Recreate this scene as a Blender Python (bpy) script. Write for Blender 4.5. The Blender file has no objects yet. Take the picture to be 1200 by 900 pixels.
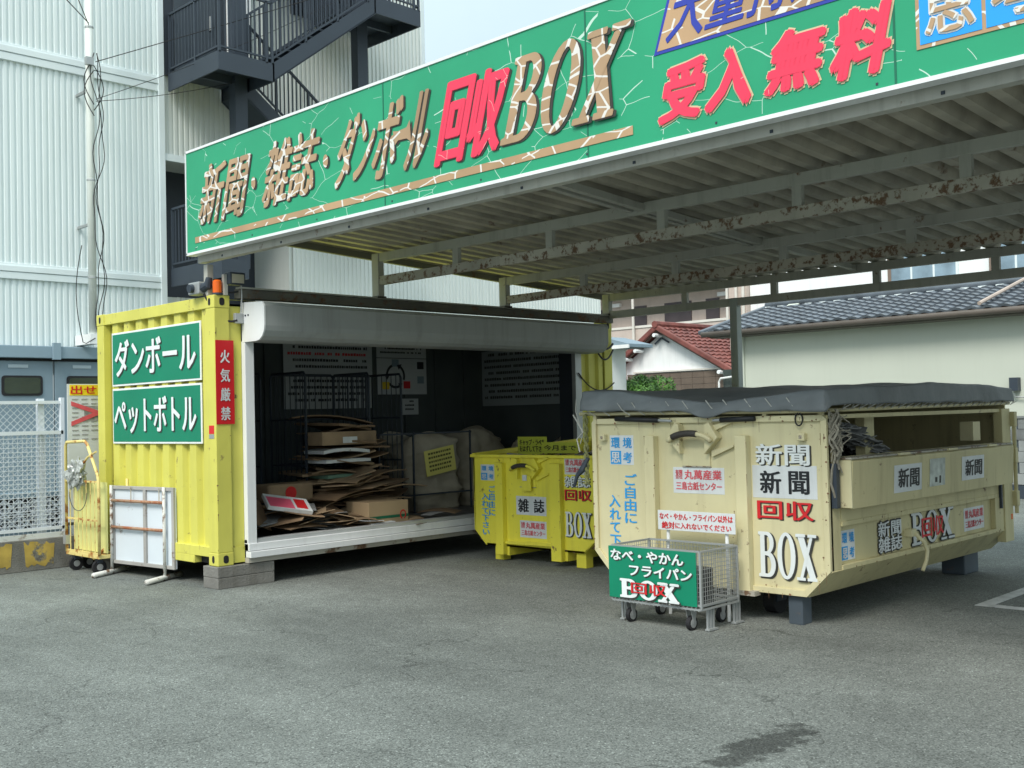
import bpy, bmesh, math, random
from math import sin, cos, pi, radians as RAD
from mathutils import Vector, Matrix
from mathutils.geometry import tessellate_polygon
from mathutils import noise as MN
random.seed(7)
R = random.uniform
sc = bpy.context.scene
COL = sc.collection
# ------------------------------------------------------------------ camera, sky, sun, exposure
def cam_axes(yaw, pitch, roll):
    f = Vector((cos(yaw)*cos(pitch), sin(yaw)*cos(pitch), sin(pitch)))
    r = f.cross(Vector((0, 0, 1))).normalized(); u = r.cross(f)
    return cos(roll)*r + sin(roll)*u, -sin(roll)*r + cos(roll)*u, f
cr, cu, cf = cam_axes(RAD(44.418), RAD(1.6061), RAD(-1.3874))
cd = bpy.data.cameras.new('camera'); cam = bpy.data.objects.new('camera', cd); COL.objects.link(cam)
cam.matrix_world = Matrix(((cr.x, cu.x, -cf.x, -5.4481), (cr.y, cu.y, -cf.y, -9.2913), (cr.z, cu.z, -cf.z, 1.5847), (0, 0, 0, 1)))
cd.sensor_width = 36; cd.lens = 38.41; cd.clip_start = .05; cd.clip_end = 2000
sc.camera = cam
SUN_EL, SUN_AZ = RAD(48), RAD(200)          # azimuth measured from +X towards +Y: light comes from this side
w = bpy.data.worlds.new('World'); sc.world = w; w.use_nodes = True
nt = w.node_tree; nt.nodes.clear()
sky = nt.nodes.new('ShaderNodeTexSky'); sky.sky_type = 'NISHITA'; sky.sun_disc = False
sky.sun_elevation = SUN_EL; sky.sun_rotation = pi/2 - SUN_AZ; sky.air_density = 1.0; sky.dust_density = 2.5; sky.ozone_density = 1.5
tc = nt.nodes.new('ShaderNodeTexCoord'); nz = nt.nodes.new('ShaderNodeTexNoise'); nz.inputs['Scale'].default_value = 2.2
nz.inputs['Detail'].default_value = 6
cr_ = nt.nodes.new('ShaderNodeMapRange'); cr_.inputs[1].default_value = .3; cr_.inputs[2].default_value = .7
cr_.inputs[3].default_value = .62; cr_.inputs[4].default_value = .95
mx = nt.nodes.new('ShaderNodeMix'); mx.data_type = 'RGBA'; pass
bg = nt.nodes.new('ShaderNodeBackground'); bg.inputs['Strength'].default_value = .10
wo = nt.nodes.new('ShaderNodeOutputWorld')
sx = nt.nodes.new('ShaderNodeSeparateXYZ'); nt.links.new(tc.outputs['Generated'], sx.inputs[0])
gr = nt.nodes.new('ShaderNodeMapRange'); gr.inputs[1].default_value = 0; gr.inputs[2].default_value = 1; gr.inputs[3].default_value = .42; gr.inputs[4].default_value = 1.75   # overcast: brighter overhead
nt.links.new(sx.outputs['Z'], gr.inputs[0])
oc = nt.nodes.new('ShaderNodeVectorMath'); oc.operation = 'SCALE'; oc.inputs[0].default_value = (4.7, 5.65, 5.85); nt.links.new(gr.outputs[0], oc.inputs['Scale']); nt.links.new(oc.outputs[0], mx.inputs['B'])
nt.links.new(tc.outputs['Generated'], nz.inputs['Vector']); nt.links.new(nz.outputs['Fac'], cr_.inputs[0])
nt.links.new(cr_.outputs[0], mx.inputs['Factor']); nt.links.new(sky.outputs[0], mx.inputs['A'])
nt.links.new(mx.outputs['Result'], bg.inputs['Color']); nt.links.new(bg.outputs[0], wo.inputs[0])
sl = bpy.data.lights.new('sun', 'SUN'); sl.energy = 1.3; sl.angle = RAD(22); sl.color = (1, .95, .87)
so = bpy.data.objects.new('sun', sl); COL.objects.link(so)
sd = Vector((cos(SUN_AZ)*cos(SUN_EL), sin(SUN_AZ)*cos(SUN_EL), sin(SUN_EL)))
so.rotation_euler = sd.to_track_quat('Z', 'Y').to_euler()
sc.view_settings.view_transform = 'Standard'; sc.view_settings.look = 'None'
sc.view_settings.exposure = 1.2; sc.view_settings.gamma = 1
sc.render.engine = 'CYCLES'
sc.cycles.max_bounces = 8; sc.cycles.diffuse_bounces = 5

# ------------------------------------------------------------------ materials
MATS = {}
def mat(name, col, rough=.6, metal=0., var=.12, vs=1.5, rust=0., rs=5., streak=0., bump=0., bs=60., rustcol=(.11, .06, .035), spec=.4, dirt=(.10, .09, .07)):
    if name in MATS: return MATS[name]
    m = bpy.data.materials.new(name); m.use_nodes = True; t = m.node_tree; n = t.nodes; L = t.links
    b = n['Principled BSDF']; b.inputs['Roughness'].default_value = rough; b.inputs['Metallic'].default_value = metal
    b.inputs['Specular IOR Level'].default_value = spec
    g = n.new('ShaderNodeNewGeometry')
    nz = n.new('ShaderNodeTexNoise'); nz.inputs['Scale'].default_value = vs; nz.inputs['Detail'].default_value = 5
    L.new(g.outputs['Position'], nz.inputs['Vector'])
    mr = n.new('ShaderNodeMapRange'); mr.inputs[1].default_value = .3; mr.inputs[2].default_value = .7
    mr.inputs[3].default_value = 1-var; mr.inputs[4].default_value = 1+var
    L.new(nz.outputs['Fac'], mr.inputs[0])
    vm = n.new('ShaderNodeVectorMath'); vm.operation = 'SCALE'; vm.inputs[0].default_value = col
    L.new(mr.outputs[0], vm.inputs['Scale']); cur = vm.outputs[0]
    def mask(scale, lo, hi, vec=None, det=8):
        q = n.new('ShaderNodeTexNoise'); q.inputs['Scale'].default_value = scale; q.inputs['Detail'].default_value = det; q.inputs['Roughness'].default_value = .65
        if vec is None: L.new(g.outputs['Position'], q.inputs['Vector'])
        else: L.new(vec, q.inputs['Vector'])
        r = n.new('ShaderNodeMapRange'); r.inputs[1].default_value = lo; r.inputs[2].default_value = hi; r.clamp = True
        L.new(q.outputs['Fac'], r.inputs[0]); return r.outputs[0]
    def mixc(fac, c2, cur, amt=1.):
        k = n.new('ShaderNodeMix'); k.data_type = 'RGBA'
        if amt != 1:
            mm = n.new('ShaderNodeMath'); mm.operation = 'MULTIPLY'; mm.inputs[1].default_value = amt; L.new(fac, mm.inputs[0]); fac = mm.outputs[0]
        L.new(fac, k.inputs['Factor']); L.new(cur, k.inputs['A'])
        if isinstance(c2, tuple): k.inputs['B'].default_value = (*c2, 1)
        else: L.new(c2, k.inputs['B'])
        return k.outputs['Result']
    if streak:
        mp = n.new('ShaderNodeVectorMath'); mp.operation = 'MULTIPLY'; mp.inputs[1].default_value = (9, 9, .7)
        L.new(g.outputs['Position'], mp.inputs[0])
        cur = mixc(mask(1.0, .50, .72, mp.outputs[0], 6), dirt, cur, streak)
    if rust:
        th = .66 - rust*.3
        f = mask(rs, th, th+.085)
        f2 = mask(rs*9, .35, .6)
        rc = n.new('ShaderNodeMix'); rc.data_type = 'RGBA'; L.new(f2, rc.inputs['Factor'])
        rc.inputs['A'].default_value = (rustcol[0]*2.0, rustcol[1]*2.3, rustcol[2]*2.4, 1); rc.inputs['B'].default_value = (*rustcol, 1)
        cur = mixc(f, rc.outputs['Result'], cur)
    L.new(cur, b.inputs['Base Color'])
    if bump:
        q = n.new('ShaderNodeTexNoise'); q.inputs['Scale'].default_value = bs; q.inputs['Detail'].default_value = 4
        L.new(g.outputs['Position'], q.inputs['Vector'])
        bp = n.new('ShaderNodeBump'); bp.inputs['Strength'].default_value = bump; bp.inputs['Distance'].default_value = .02
        L.new(q.outputs['Fac'], bp.inputs['Height']); L.new(bp.outputs[0], b.inputs['Normal'])
    MATS[name] = m; return m
def crack_mat(name, col, line, sc3, width, amount, rough=.45, var=.08, dis=.35):
    m = mat(name, col, rough, var=var, vs=1.2); t = m.node_tree; n = t.nodes; L = t.links; b = n['Principled BSDF']
    src = b.inputs['Base Color'].links[0].from_socket
    g = n.new('ShaderNodeNewGeometry')
    dn = n.new('ShaderNodeTexNoise'); dn.inputs['Scale'].default_value = 2.5; L.new(g.outputs['Position'], dn.inputs['Vector'])
    sv = n.new('ShaderNodeVectorMath'); sv.operation = 'SCALE'; sv.inputs['Scale'].default_value = dis; L.new(dn.outputs['Color'], sv.inputs[0])
    ad = n.new('ShaderNodeVectorMath'); L.new(g.outputs['Position'], ad.inputs[0]); L.new(sv.outputs[0], ad.inputs[1])
    mp = n.new('ShaderNodeVectorMath'); mp.operation = 'MULTIPLY'; mp.inputs[1].default_value = sc3; L.new(ad.outputs[0], mp.inputs[0])
    vo = n.new('ShaderNodeTexVoronoi'); vo.feature = 'DISTANCE_TO_EDGE'; vo.inputs['Scale'].default_value = 1; L.new(mp.outputs[0], vo.inputs['Vector'])
    lt = n.new('ShaderNodeMath'); lt.operation = 'LESS_THAN'; lt.inputs[1].default_value = width; L.new(vo.outputs['Distance'], lt.inputs[0])
    nn = n.new('ShaderNodeTexNoise'); nn.inputs['Scale'].default_value = 3.1; L.new(g.outputs['Position'], nn.inputs['Vector'])
    gt = n.new('ShaderNodeMath'); gt.operation = 'GREATER_THAN'; gt.inputs[1].default_value = 1-amount; L.new(nn.outputs['Fac'], gt.inputs[0])
    mu = n.new('ShaderNodeMath'); mu.operation = 'MULTIPLY'; L.new(lt.outputs[0], mu.inputs[0]); L.new(gt.outputs[0], mu.inputs[1])
    k = n.new('ShaderNodeMix'); k.data_type = 'RGBA'; L.new(mu.outputs[0], k.inputs['Factor']); L.new(src, k.inputs['A']); k.inputs['B'].default_value = (*line, 1)
    L.new(k.outputs['Result'], b.inputs['Base Color']); return m
def glass_mat(name, col, rough=.08):
    m = mat(name, col, rough, var=.3, vs=.7, spec=.8); return m
M_YEL = mat('container_yellow_paint', (.61, .58, .115), .5, bump=.35, bs=3.2, var=.07, rust=.10, rs=7, streak=.10)
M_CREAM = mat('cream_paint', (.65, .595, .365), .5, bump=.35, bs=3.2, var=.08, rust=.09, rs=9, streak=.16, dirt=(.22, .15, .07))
M_CREAM2 = mat('cream_paint_shaded_side', (.58, .52, .29), .55, bump=.35, bs=3.2, var=.10, rust=.10, rs=9, streak=.3, dirt=(.16, .12, .06))  # same cream made darker for the side's shade, with more dirt streaks
M_SKY = mat('bright_yellow_paint', (.84, .76, .075), .5, bump=.35, bs=3.2, var=.08, rust=.12, rs=7, streak=.15)
M_GREEN = mat('green_sign_face', (.004, .21, .115), .4, var=.06)
M_WHITE = mat('white_paint', (.78, .80, .80), .5, var=.05, streak=.12)
M_PRINT = mat('white_print', (.74, .78, .78), .5, var=.05, vs=6, streak=.08)
M_STICK = mat('white_sticker', (.66, .69, .70), .45, var=.08, vs=4, streak=.15)
M_BLACK = mat('black_print', (.015, .017, .02), .5, var=.1)
M_SHADOW = mat('dark_drop_print', (.045, .045, .04), .6, var=.1)
M_RED = mat('red_print', (.62, .02, .025), .5, var=.08)
M_REDF = mat('faded_red_print', (.66, .10, .12), .5, var=.12, vs=9)
M_PINK = crack_mat('pinkish_red_print', (.80, .045, .10), (.70, .45, .42), (3, 4, 5), .006, .42)
M_BLUE = mat('light_blue_print', (.03, .33, .72), .5, var=.08)
M_NAVY = mat('navy_print', (.03, .05, .36), .5, var=.1)
M_AZURE = mat('azure_panel_print', (.02, .33, .85), .5, var=.05)
M_SIGN = crack_mat('cracked_green_sign', (.020, .31, .155), (.50, .68, .58), (.1, 2.4, 4.4), .0048, .54, dis=.14)
M_BROWN = crack_mat('peeling_bronze_print', (.40, .265, .155), (.70, .68, .64), (.1, 6, 9), .05, .60, dis=.10, var=.25)
M_BROWNB = crack_mat('peeling_bronze_panel', (.42, .27, .15), (.72, .70, .66), (.1, 4, 8), .03, .58, dis=.10, var=.2)
M_REDSIGN = mat('red_sign_face', (.58, .012, .018), .45, var=.05)
M_YSTRIP = mat('yellow_strip', (.85, .62, .02), .5)
M_STEEL = mat('grey_painted_steel', (.42, .42, .375), .6, var=.12, rust=.10, rs=9, streak=.3)
M_RUSTY = mat('rusty_painted_steel', (.44, .42, .36), .7, var=.2, rust=.50, rs=16, streak=.2)
M_RUSTY2 = mat('very_rusty_steel', (.42, .39, .32), .75, var=.2, rust=.54, rs=18, streak=.2)
M_ROOF = mat('weathered_roof_sheet', (.41, .38, .31), .6, var=.28, vs=2, rust=.12, rs=3, streak=.2)
M_GALV = mat('galvanised_steel', (.42, .44, .44), .45, metal=.5, var=.12)
M_ALU = mat('aluminium_frame', (.5, .52, .53), .4, metal=.3, var=.1)
M_ROLLER = mat('grey_roller_housing', (.36, .38, .38), .55, var=.06, streak=.22)
M_HWHITE = mat('white_housing_cap', (.74, .76, .77), .5, var=.05, streak=.1)
M_DARKIN = mat('shaded_interior_lining', (.075, .09, .09), .8, var=.2)  # shade inside the container painted in as a dark wall colour
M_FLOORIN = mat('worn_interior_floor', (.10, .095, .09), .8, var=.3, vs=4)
M_RUBBER = mat('black_rubber', (.015, .015, .017), .7, var=.2)
M_CHAR = mat('charcoal_paint', (.036, .048, .065), .5, var=.08)
M_CHAR2 = mat('dark_panel', (.030, .038, .050), .5, var=.1)
M_FAC = mat('white_metal_cladding', (.73, .80, .80), .5, var=.03, vs=.35, streak=.05)
M_FAC2 = mat('cream_metal_cladding', (.66, .70, .67), .5, var=.05, vs=.6, streak=.10)
M_BAND = mat('facade_band_white', (.70, .77, .78), .5, var=.04)
M_SLATE = mat('blue_grey_door_paint', (.20, .27, .32), .5, var=.05)
M_SLATE2 = mat('blue_grey_trim', (.24, .33, .39), .5, var=.05)
M_GLASS = glass_mat('dark_window_glass', (.05, .065, .06))
M_FENCE = mat('white_fence_paint', (.66, .70, .74), .5, var=.08, rust=.05, rs=9)
M_CONC = mat('old_concrete', (.19, .185, .17), .85, var=.25, vs=3, streak=.45, bump=.4, bs=50)
M_PLASTER = mat('cream_plaster_wall', (.52, .555, .485), .8, var=.05, vs=.4, streak=.03)
M_TILE = mat('dark_glazed_roof_tile', (.085, .10, .12), .35, var=.3, vs=3, spec=.6)
M_RTILE = mat('red_roof_tile', (.17, .055, .045), .6, var=.35, vs=3)
M_CARD = mat('brown_cardboard', (.22, .145, .085), .8, var=.3, vs=3)
M_CARD2 = mat('pale_cardboard', (.31, .22, .135), .8, var=.25, vs=3)
M_BAG = mat('woven_bag_fabric', (.38, .34, .265), .9, var=.15, vs=4, bump=.3, bs=90)
M_TARP = mat('grey_tarpaulin', (.175, .193, .203), .6, var=.18, vs=3, bump=.8, bs=7)
M_WOOD = mat('dark_brown_boards', (.13, .10, .078), .8, var=.12, vs=4)
M_BRASS = mat('worn_grip_rubber', (.05, .045, .04), .6)
M_PAPER = mat('grey_newsprint', (.27, .275, .275), .9, var=.3, vs=25)
M_LEAF = mat('green_leaf', (.085, .20, .035), .6, var=.45, vs=4)
M_LEAF2 = mat('dark_green_leaf', (.035, .10, .02), .6, var=.4, vs=4)
M_AMBER = mat('orange_lens', (.75, .13, .01), .25, var=.05)
M_ROPE = mat('weathered_rope', (.25, .235, .19), .95, var=.3, vs=30)
M_YPLATE = mat('pale_yellow_notice', (.68, .62, .16), .6, var=.05)
M_APT = mat('pinkish_apartment_render', (.50, .42, .37), .8, var=.06, streak=.1)
M_APT2 = mat('pale_apartment_trim', (.60, .57, .52), .8, var=.05)

# ------------------------------------------------------------------ mesh helpers
ORG = {}
def org(o): return ORG.get(o.name, Vector((0, 0, 0))) if o else Vector((0, 0, 0))
class MB:
    def __init__(s): s.v = []; s.f = []
    def add(s, vs, fs):
        k = len(s.v); s.v += [tuple(p) for p in vs]; s.f += [tuple(i+k for i in f) for f in fs]; return s
    def box(s, x0, y0, z0, x1, y1, z1):
        x0, x1 = sorted((x0, x1)); y0, y1 = sorted((y0, y1)); z0, z1 = sorted((z0, z1))
        return s.add([(x0,y0,z0),(x1,y0,z0),(x1,y1,z0),(x0,y1,z0),(x0,y0,z1),(x1,y0,z1),(x1,y1,z1),(x0,y1,z1)],
                     [(0,3,2,1),(4,5,6,7),(0,1,5,4),(1,2,6,5),(2,3,7,6),(3,0,4,7)])
    def bar(s, a, b, w_, h, up=(0, 0, 1)):           # rectangular bar from a to b
        a, b = Vector(a), Vector(b); d = (b-a).normalized(); u = Vector(up)
        if abs(d.dot(u)) > .98: u = Vector((1, 0, 0))
        r = d.cross(u).normalized(); u = r.cross(d)
        P = [q + r*(w_/2)*i + u*(h/2)*j for q in (a, b) for i, j in ((-1,-1),(1,-1),(1,1),(-1,1))]
        return s.add(P, [(0,3,2,1),(4,5,6,7),(0,1,5,4),(1,2,6,5),(2,3,7,6),(3,0,4,7)])
    def tube(s, pts, r, n=8, cap=True):
        pts = [Vector(p) for p in pts]; rings = []; pr = None
        for i, p in enumerate(pts):
            d = (pts[min(i+1, len(pts)-1)] - pts[max(i-1, 0)]).normalized()
            u = Vector((0, 0, 1)) if abs(d.z) < .95 else Vector((1, 0, 0))
            if pr is not None and abs(d.dot(pr)) < .99: u = pr
            x = (u - d*u.dot(d)).normalized(); pr = x; y = d.cross(x)
            rr = r[i] if isinstance(r, (list, tuple)) else r
            rings.append([p + x*cos(2*pi*k/n)*rr + y*sin(2*pi*k/n)*rr for k in range(n)])
        vs = [q for g in rings for q in g]; fs = []
        for i in range(len(pts)-1):
            for k in range(n): fs.append((i*n+k, i*n+(k+1) % n, (i+1)*n+(k+1) % n, (i+1)*n+k))
        if cap: fs += [tuple(range(n))[::-1], tuple((len(pts)-1)*n+k for k in range(n))]
        return s.add(vs, fs)
    def strip(s, A, B):                               # faces between two equal polylines
        n = len(A); return s.add(list(A)+list(B), [(i, i+1, n+i+1, n+i) for i in range(n-1)])
    def poly(s, pts): return s.add(pts, [tuple(range(len(pts)))])
    def prism(s, pts2, fn, t0, t1):                   # fn(a,b,t)->3D
        n = len(pts2)
        return s.add([fn(a, b, t0) for a, b in pts2]+[fn(a, b, t1) for a, b in pts2],
                     [tuple(range(n))[::-1], tuple(range(n, 2*n))]+[(i, (i+1) % n, n+(i+1) % n, n+i) for i in range(n)])
    def grid(s, fn, nu, nv):
        vs = [fn(i/nu, j/nv) for j in range(nv+1) for i in range(nu+1)]
        return s.add(vs, [(j*(nu+1)+i, j*(nu+1)+i+1, (j+1)*(nu+1)+i+1, (j+1)*(nu+1)+i) for j in range(nv) for i in range(nu)])
    def build(s, name, m, parent=None, smooth=False, bevel=0, label=None, kind=None, solid=0, fix=True):
        me = bpy.data.meshes.new(name); o_ = org(parent)
        me.from_pydata([(a-o_.x, b-o_.y, c-o_.z) for a, b, c in s.v], [], s.f)
        if fix:
            bm = bmesh.new(); bm.from_mesh(me); bmesh.ops.recalc_face_normals(bm, faces=bm.faces); bm.to_mesh(me); bm.free()
        me.materials.append(m)
        if smooth: me.shade_smooth()
        o = bpy.data.objects.new(name, me); COL.objects.link(o)
        if parent: o.parent = parent; ORG[o.name] = o_
        if bevel:
            b = o.modifiers.new('bevel', 'BEVEL'); b.width = bevel; b.segments = 2; b.limit_method = 'ANGLE'
        if solid:
            b = o.modifiers.new('solid', 'SOLIDIFY'); b.thickness = solid; b.offset = 0
        if label: o['label'] = label
        if kind: o['kind'] = kind
        return o
def thing(name, label, cat, loc=(0, 0, 0), rotz=0, group=None, local=False):
    o = bpy.data.objects.new(name, None); COL.objects.link(o); o.location = loc; o.rotation_euler = (0, 0, rotz)
    o.empty_display_size = .1; o['label'] = label; o['category'] = cat
    if group: o['group'] = group
    ORG[o.name] = Vector((0, 0, 0)) if local else Vector(loc)
    return o
def tag(o, label, cat, group=None, kind=None):
    o['label'] = label; o['category'] = cat
    if group: o['group'] = group
    if kind: o['kind'] = kind
    return o
def dup(root, loc, rotz=None, label=None):
    r = root.copy(); COL.objects.link(r); r.location = loc
    if rotz is not None: r.rotation_euler = (0, 0, rotz)
    if label: r['label'] = label
    for ch in list(root.children):
        c = ch.copy(); COL.objects.link(c); c.parent = r
        for g in ch.children:
            d = g.copy(); COL.objects.link(d); d.parent = c
    return r
def copychild(o, dx=0, dy=0, dz=0):
    c = o.copy(); COL.objects.link(c); c.location = (o.location.x+dx, o.location.y+dy, o.location.z+dz); ORG[c.name] = org(o); return c
def bx(name, m, p, x0, y0, z0, x1, y1, z1, bevel=0, label=None):
    return MB().box(x0, y0, z0, x1, y1, z1).build(name, m, p, bevel=bevel, label=label)
# a face frame: FX(x) looks towards -X (u=-y, v=z); FY(y) looks towards -Y (u=x, v=z)
def FX(x, sgn=-1): return lambda u, v, d: Vector((x - d, -u, v))
def FY(y): return lambda u, v, d: Vector((u, y - d, v))
TXT = {}
def text_mesh(body, off, spacing=1.0, line=1.0):
    k = (body, off, spacing, line)
    if k in TXT: return TXT[k]
    c = bpy.data.curves.new('t', 'FONT'); c.body = body; c.resolution_u = 2; c.offset = off; c.align_x = 'CENTER'; c.space_character = spacing; c.space_line = line
    o = bpy.data.objects.new('t', c); COL.objects.link(o); bpy.context.view_layer.update()
    dg = bpy.context.evaluated_depsgraph_get(); me = o.evaluated_get(dg).to_mesh()
    vs = [(v.co.x, v.co.y) for v in me.vertices]; fs = [tuple(p.vertices) for p in me.polygons]
    o.evaluated_get(dg).to_mesh_clear()
    bpy.data.objects.remove(o); bpy.data.curves.remove(c)
    x0 = min(v[0] for v in vs); x1 = max(v[0] for v in vs); y0 = min(v[1] for v in vs); y1 = max(v[1] for v in vs)
    TXT[k] = ([((a-x0)/(x1-x0), (b-y0)/(y1-y0)) for a, b in vs], fs); return TXT[k]
def arc(cx, cy, rx, ry, a0, a1, n=12): return [(cx+rx*cos(RAD(a0+(a1-a0)*i/n)), cy+ry*sin(RAD(a0+(a1-a0)*i/n))) for i in range(n+1)]
def serif_box():
    B = [[(0, 0)]+arc(.5, .275, .36, .275, -90, 62)+[(.60, .53)]+arc(.47, .765, .31, .235, -55, 90)+[(0, 1), (0, .95), (.10, .93), (.10, .07), (0, .05)],
         [(.30, .06)]+arc(.45, .27, .20, .21, -90, 90)+[(.30, .49)], [(.30, .555)]+arc(.43, .75, .17, .19, -90, 90)+[(.30, .94)]]
    O = [arc(.45, .5, .45, .515, 0, 345, 23), arc(.45, .5, .245, .455, 0, 345, 23)]
    X = [[[(.02, 1), (.30, 1), (.93, 0), (.65, 0)]], [[(.70, 1), (.82, 1), (.23, 0), (.11, 0)]], [[(-.04, .95), (.42, .95), (.42, 1.0), (-.04, 1.0)]],
         [[(.58, .95), (.98, .95), (.98, 1.0), (.58, 1.0)]], [[(0, 0), (.40, 0), (.40, .05), (0, .05)]], [[(.54, 0), (1.0, 0), (1.0, .05), (.54, .05)]]]
    out = []
    for loops, dx in [(B, 0), (O, 1.0)] + [(x, 2.02) for x in X]:
        vs = [(a+dx, b) for l in loops for a, b in l]
        tr = tessellate_polygon([[Vector((a, b, 0)) for a, b in l] for l in loops])
        out.append(([(a/3.0, b) for a, b in vs], [tuple(t) for t in tr]))
    return out
SBOX = serif_box()
FS_REF = [None]
def letters(p, body, F, box, m, off=0., shear=0., d=.003, fat=0, name='lettering', shift=(0, 0), grow=0, spacing=1.0, line=1.0, fatv=None, base=0, extra=0):
    """box=(u0,u1,v0,v1) of the glyph bounds on the face F; fat = metres of extra stroke width"""
    u0, u1, v0, v1 = box; u0 -= grow; u1 += grow; v0 -= grow; v1 += grow
    u0 += shift[0]; u1 += shift[0]; v0 += shift[1]; v1 += shift[1]
    mb = MB(); parts = SBOX if body == 'SERIF' else [text_mesh(body, 0, spacing, line)]
    fv = fat if fatv is None else fatv
    if body != 'SERIF' and name != 'letter_outline' and v1-v0 < 2.0 and F is not FS_REF[0]:
        lines = body.split('\n'); hc = (v1-v0)/len(lines); wc_ = (u1-u0)/max(len(l) for l in lines); e = min(hc, wc_)
        kanji = any(ord(c) > 0x4DFF for c in body); x_ = fat - (base if base else 0)
        fat = e*(.034 if kanji else .046 if e < .15 else .030)+extra; fv = e*(.016 if kanji else .034 if e < .15 else .014)+extra
    offs = [(0, 0)] if not fat else [(-fat, 0), (fat, 0), (0, -fv), (0, fv), (-fat*.7, fv*.7), (fat*.7, -fv*.7), (fat*.7, fv*.7), (-fat*.7, -fv*.7)] if fv else [(-fat, 0), (0, 0), (fat, 0)]
    k = 0
    for vs, fs in parts:
        for du, dv in offs:
            P = []
            for a, b in vs:
                v = v0+b*(v1-v0)+dv; u = u0+a*(u1-u0)+du+shear*(b-.5)
                P.append(F(u, v, d+k*.00025))
            mb.add(P, fs); k += 1
    return mb.build(name, m, p, fix=False)
def shadowed(p, body, F, box, m, ms=None, sh=(.008, -.008), **kw):
    kk = dict(kw); kk['d'] = kw.get('d', .003); kk2 = dict(kk); kk2['d'] = kk['d']
    kk2['fat'] = (kw.get('fat') or 0) + .004; kk2['extra'] = .0015
    a = letters(p, body, F, box, ms or M_SHADOW, shift=sh, name='letter_shadow', **kk2)
    kk['d'] = kk['d'] + .0045
    return letters(p, body, F, box, m, **kk)
def plate(p, name, F, box, m, d=.0, t=.003, bevel=0, label=None):
    u0, u1, v0, v1 = box
    mb = MB(); mb.prism([(u0, v0), (u1, v0), (u1, v1), (u0, v1)], lambda a, b, t_: F(a, b, t_), d, d+t)
    return mb.build(name, m, p, bevel=bevel, label=label)
def corr_poly(u0, u1, pitch, depth, flat=.42, ramp=.12):
    out = []; u = u0
    while u < u1-1e-6:
        for a, d in ((0, 0), (flat*pitch, 0), ((flat+ramp)*pitch, depth), ((1-ramp)*pitch, depth), (pitch, 0)):
            if u+a <= u1+1e-6: out.append((u+a, d))
        u += pitch
    return out

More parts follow.
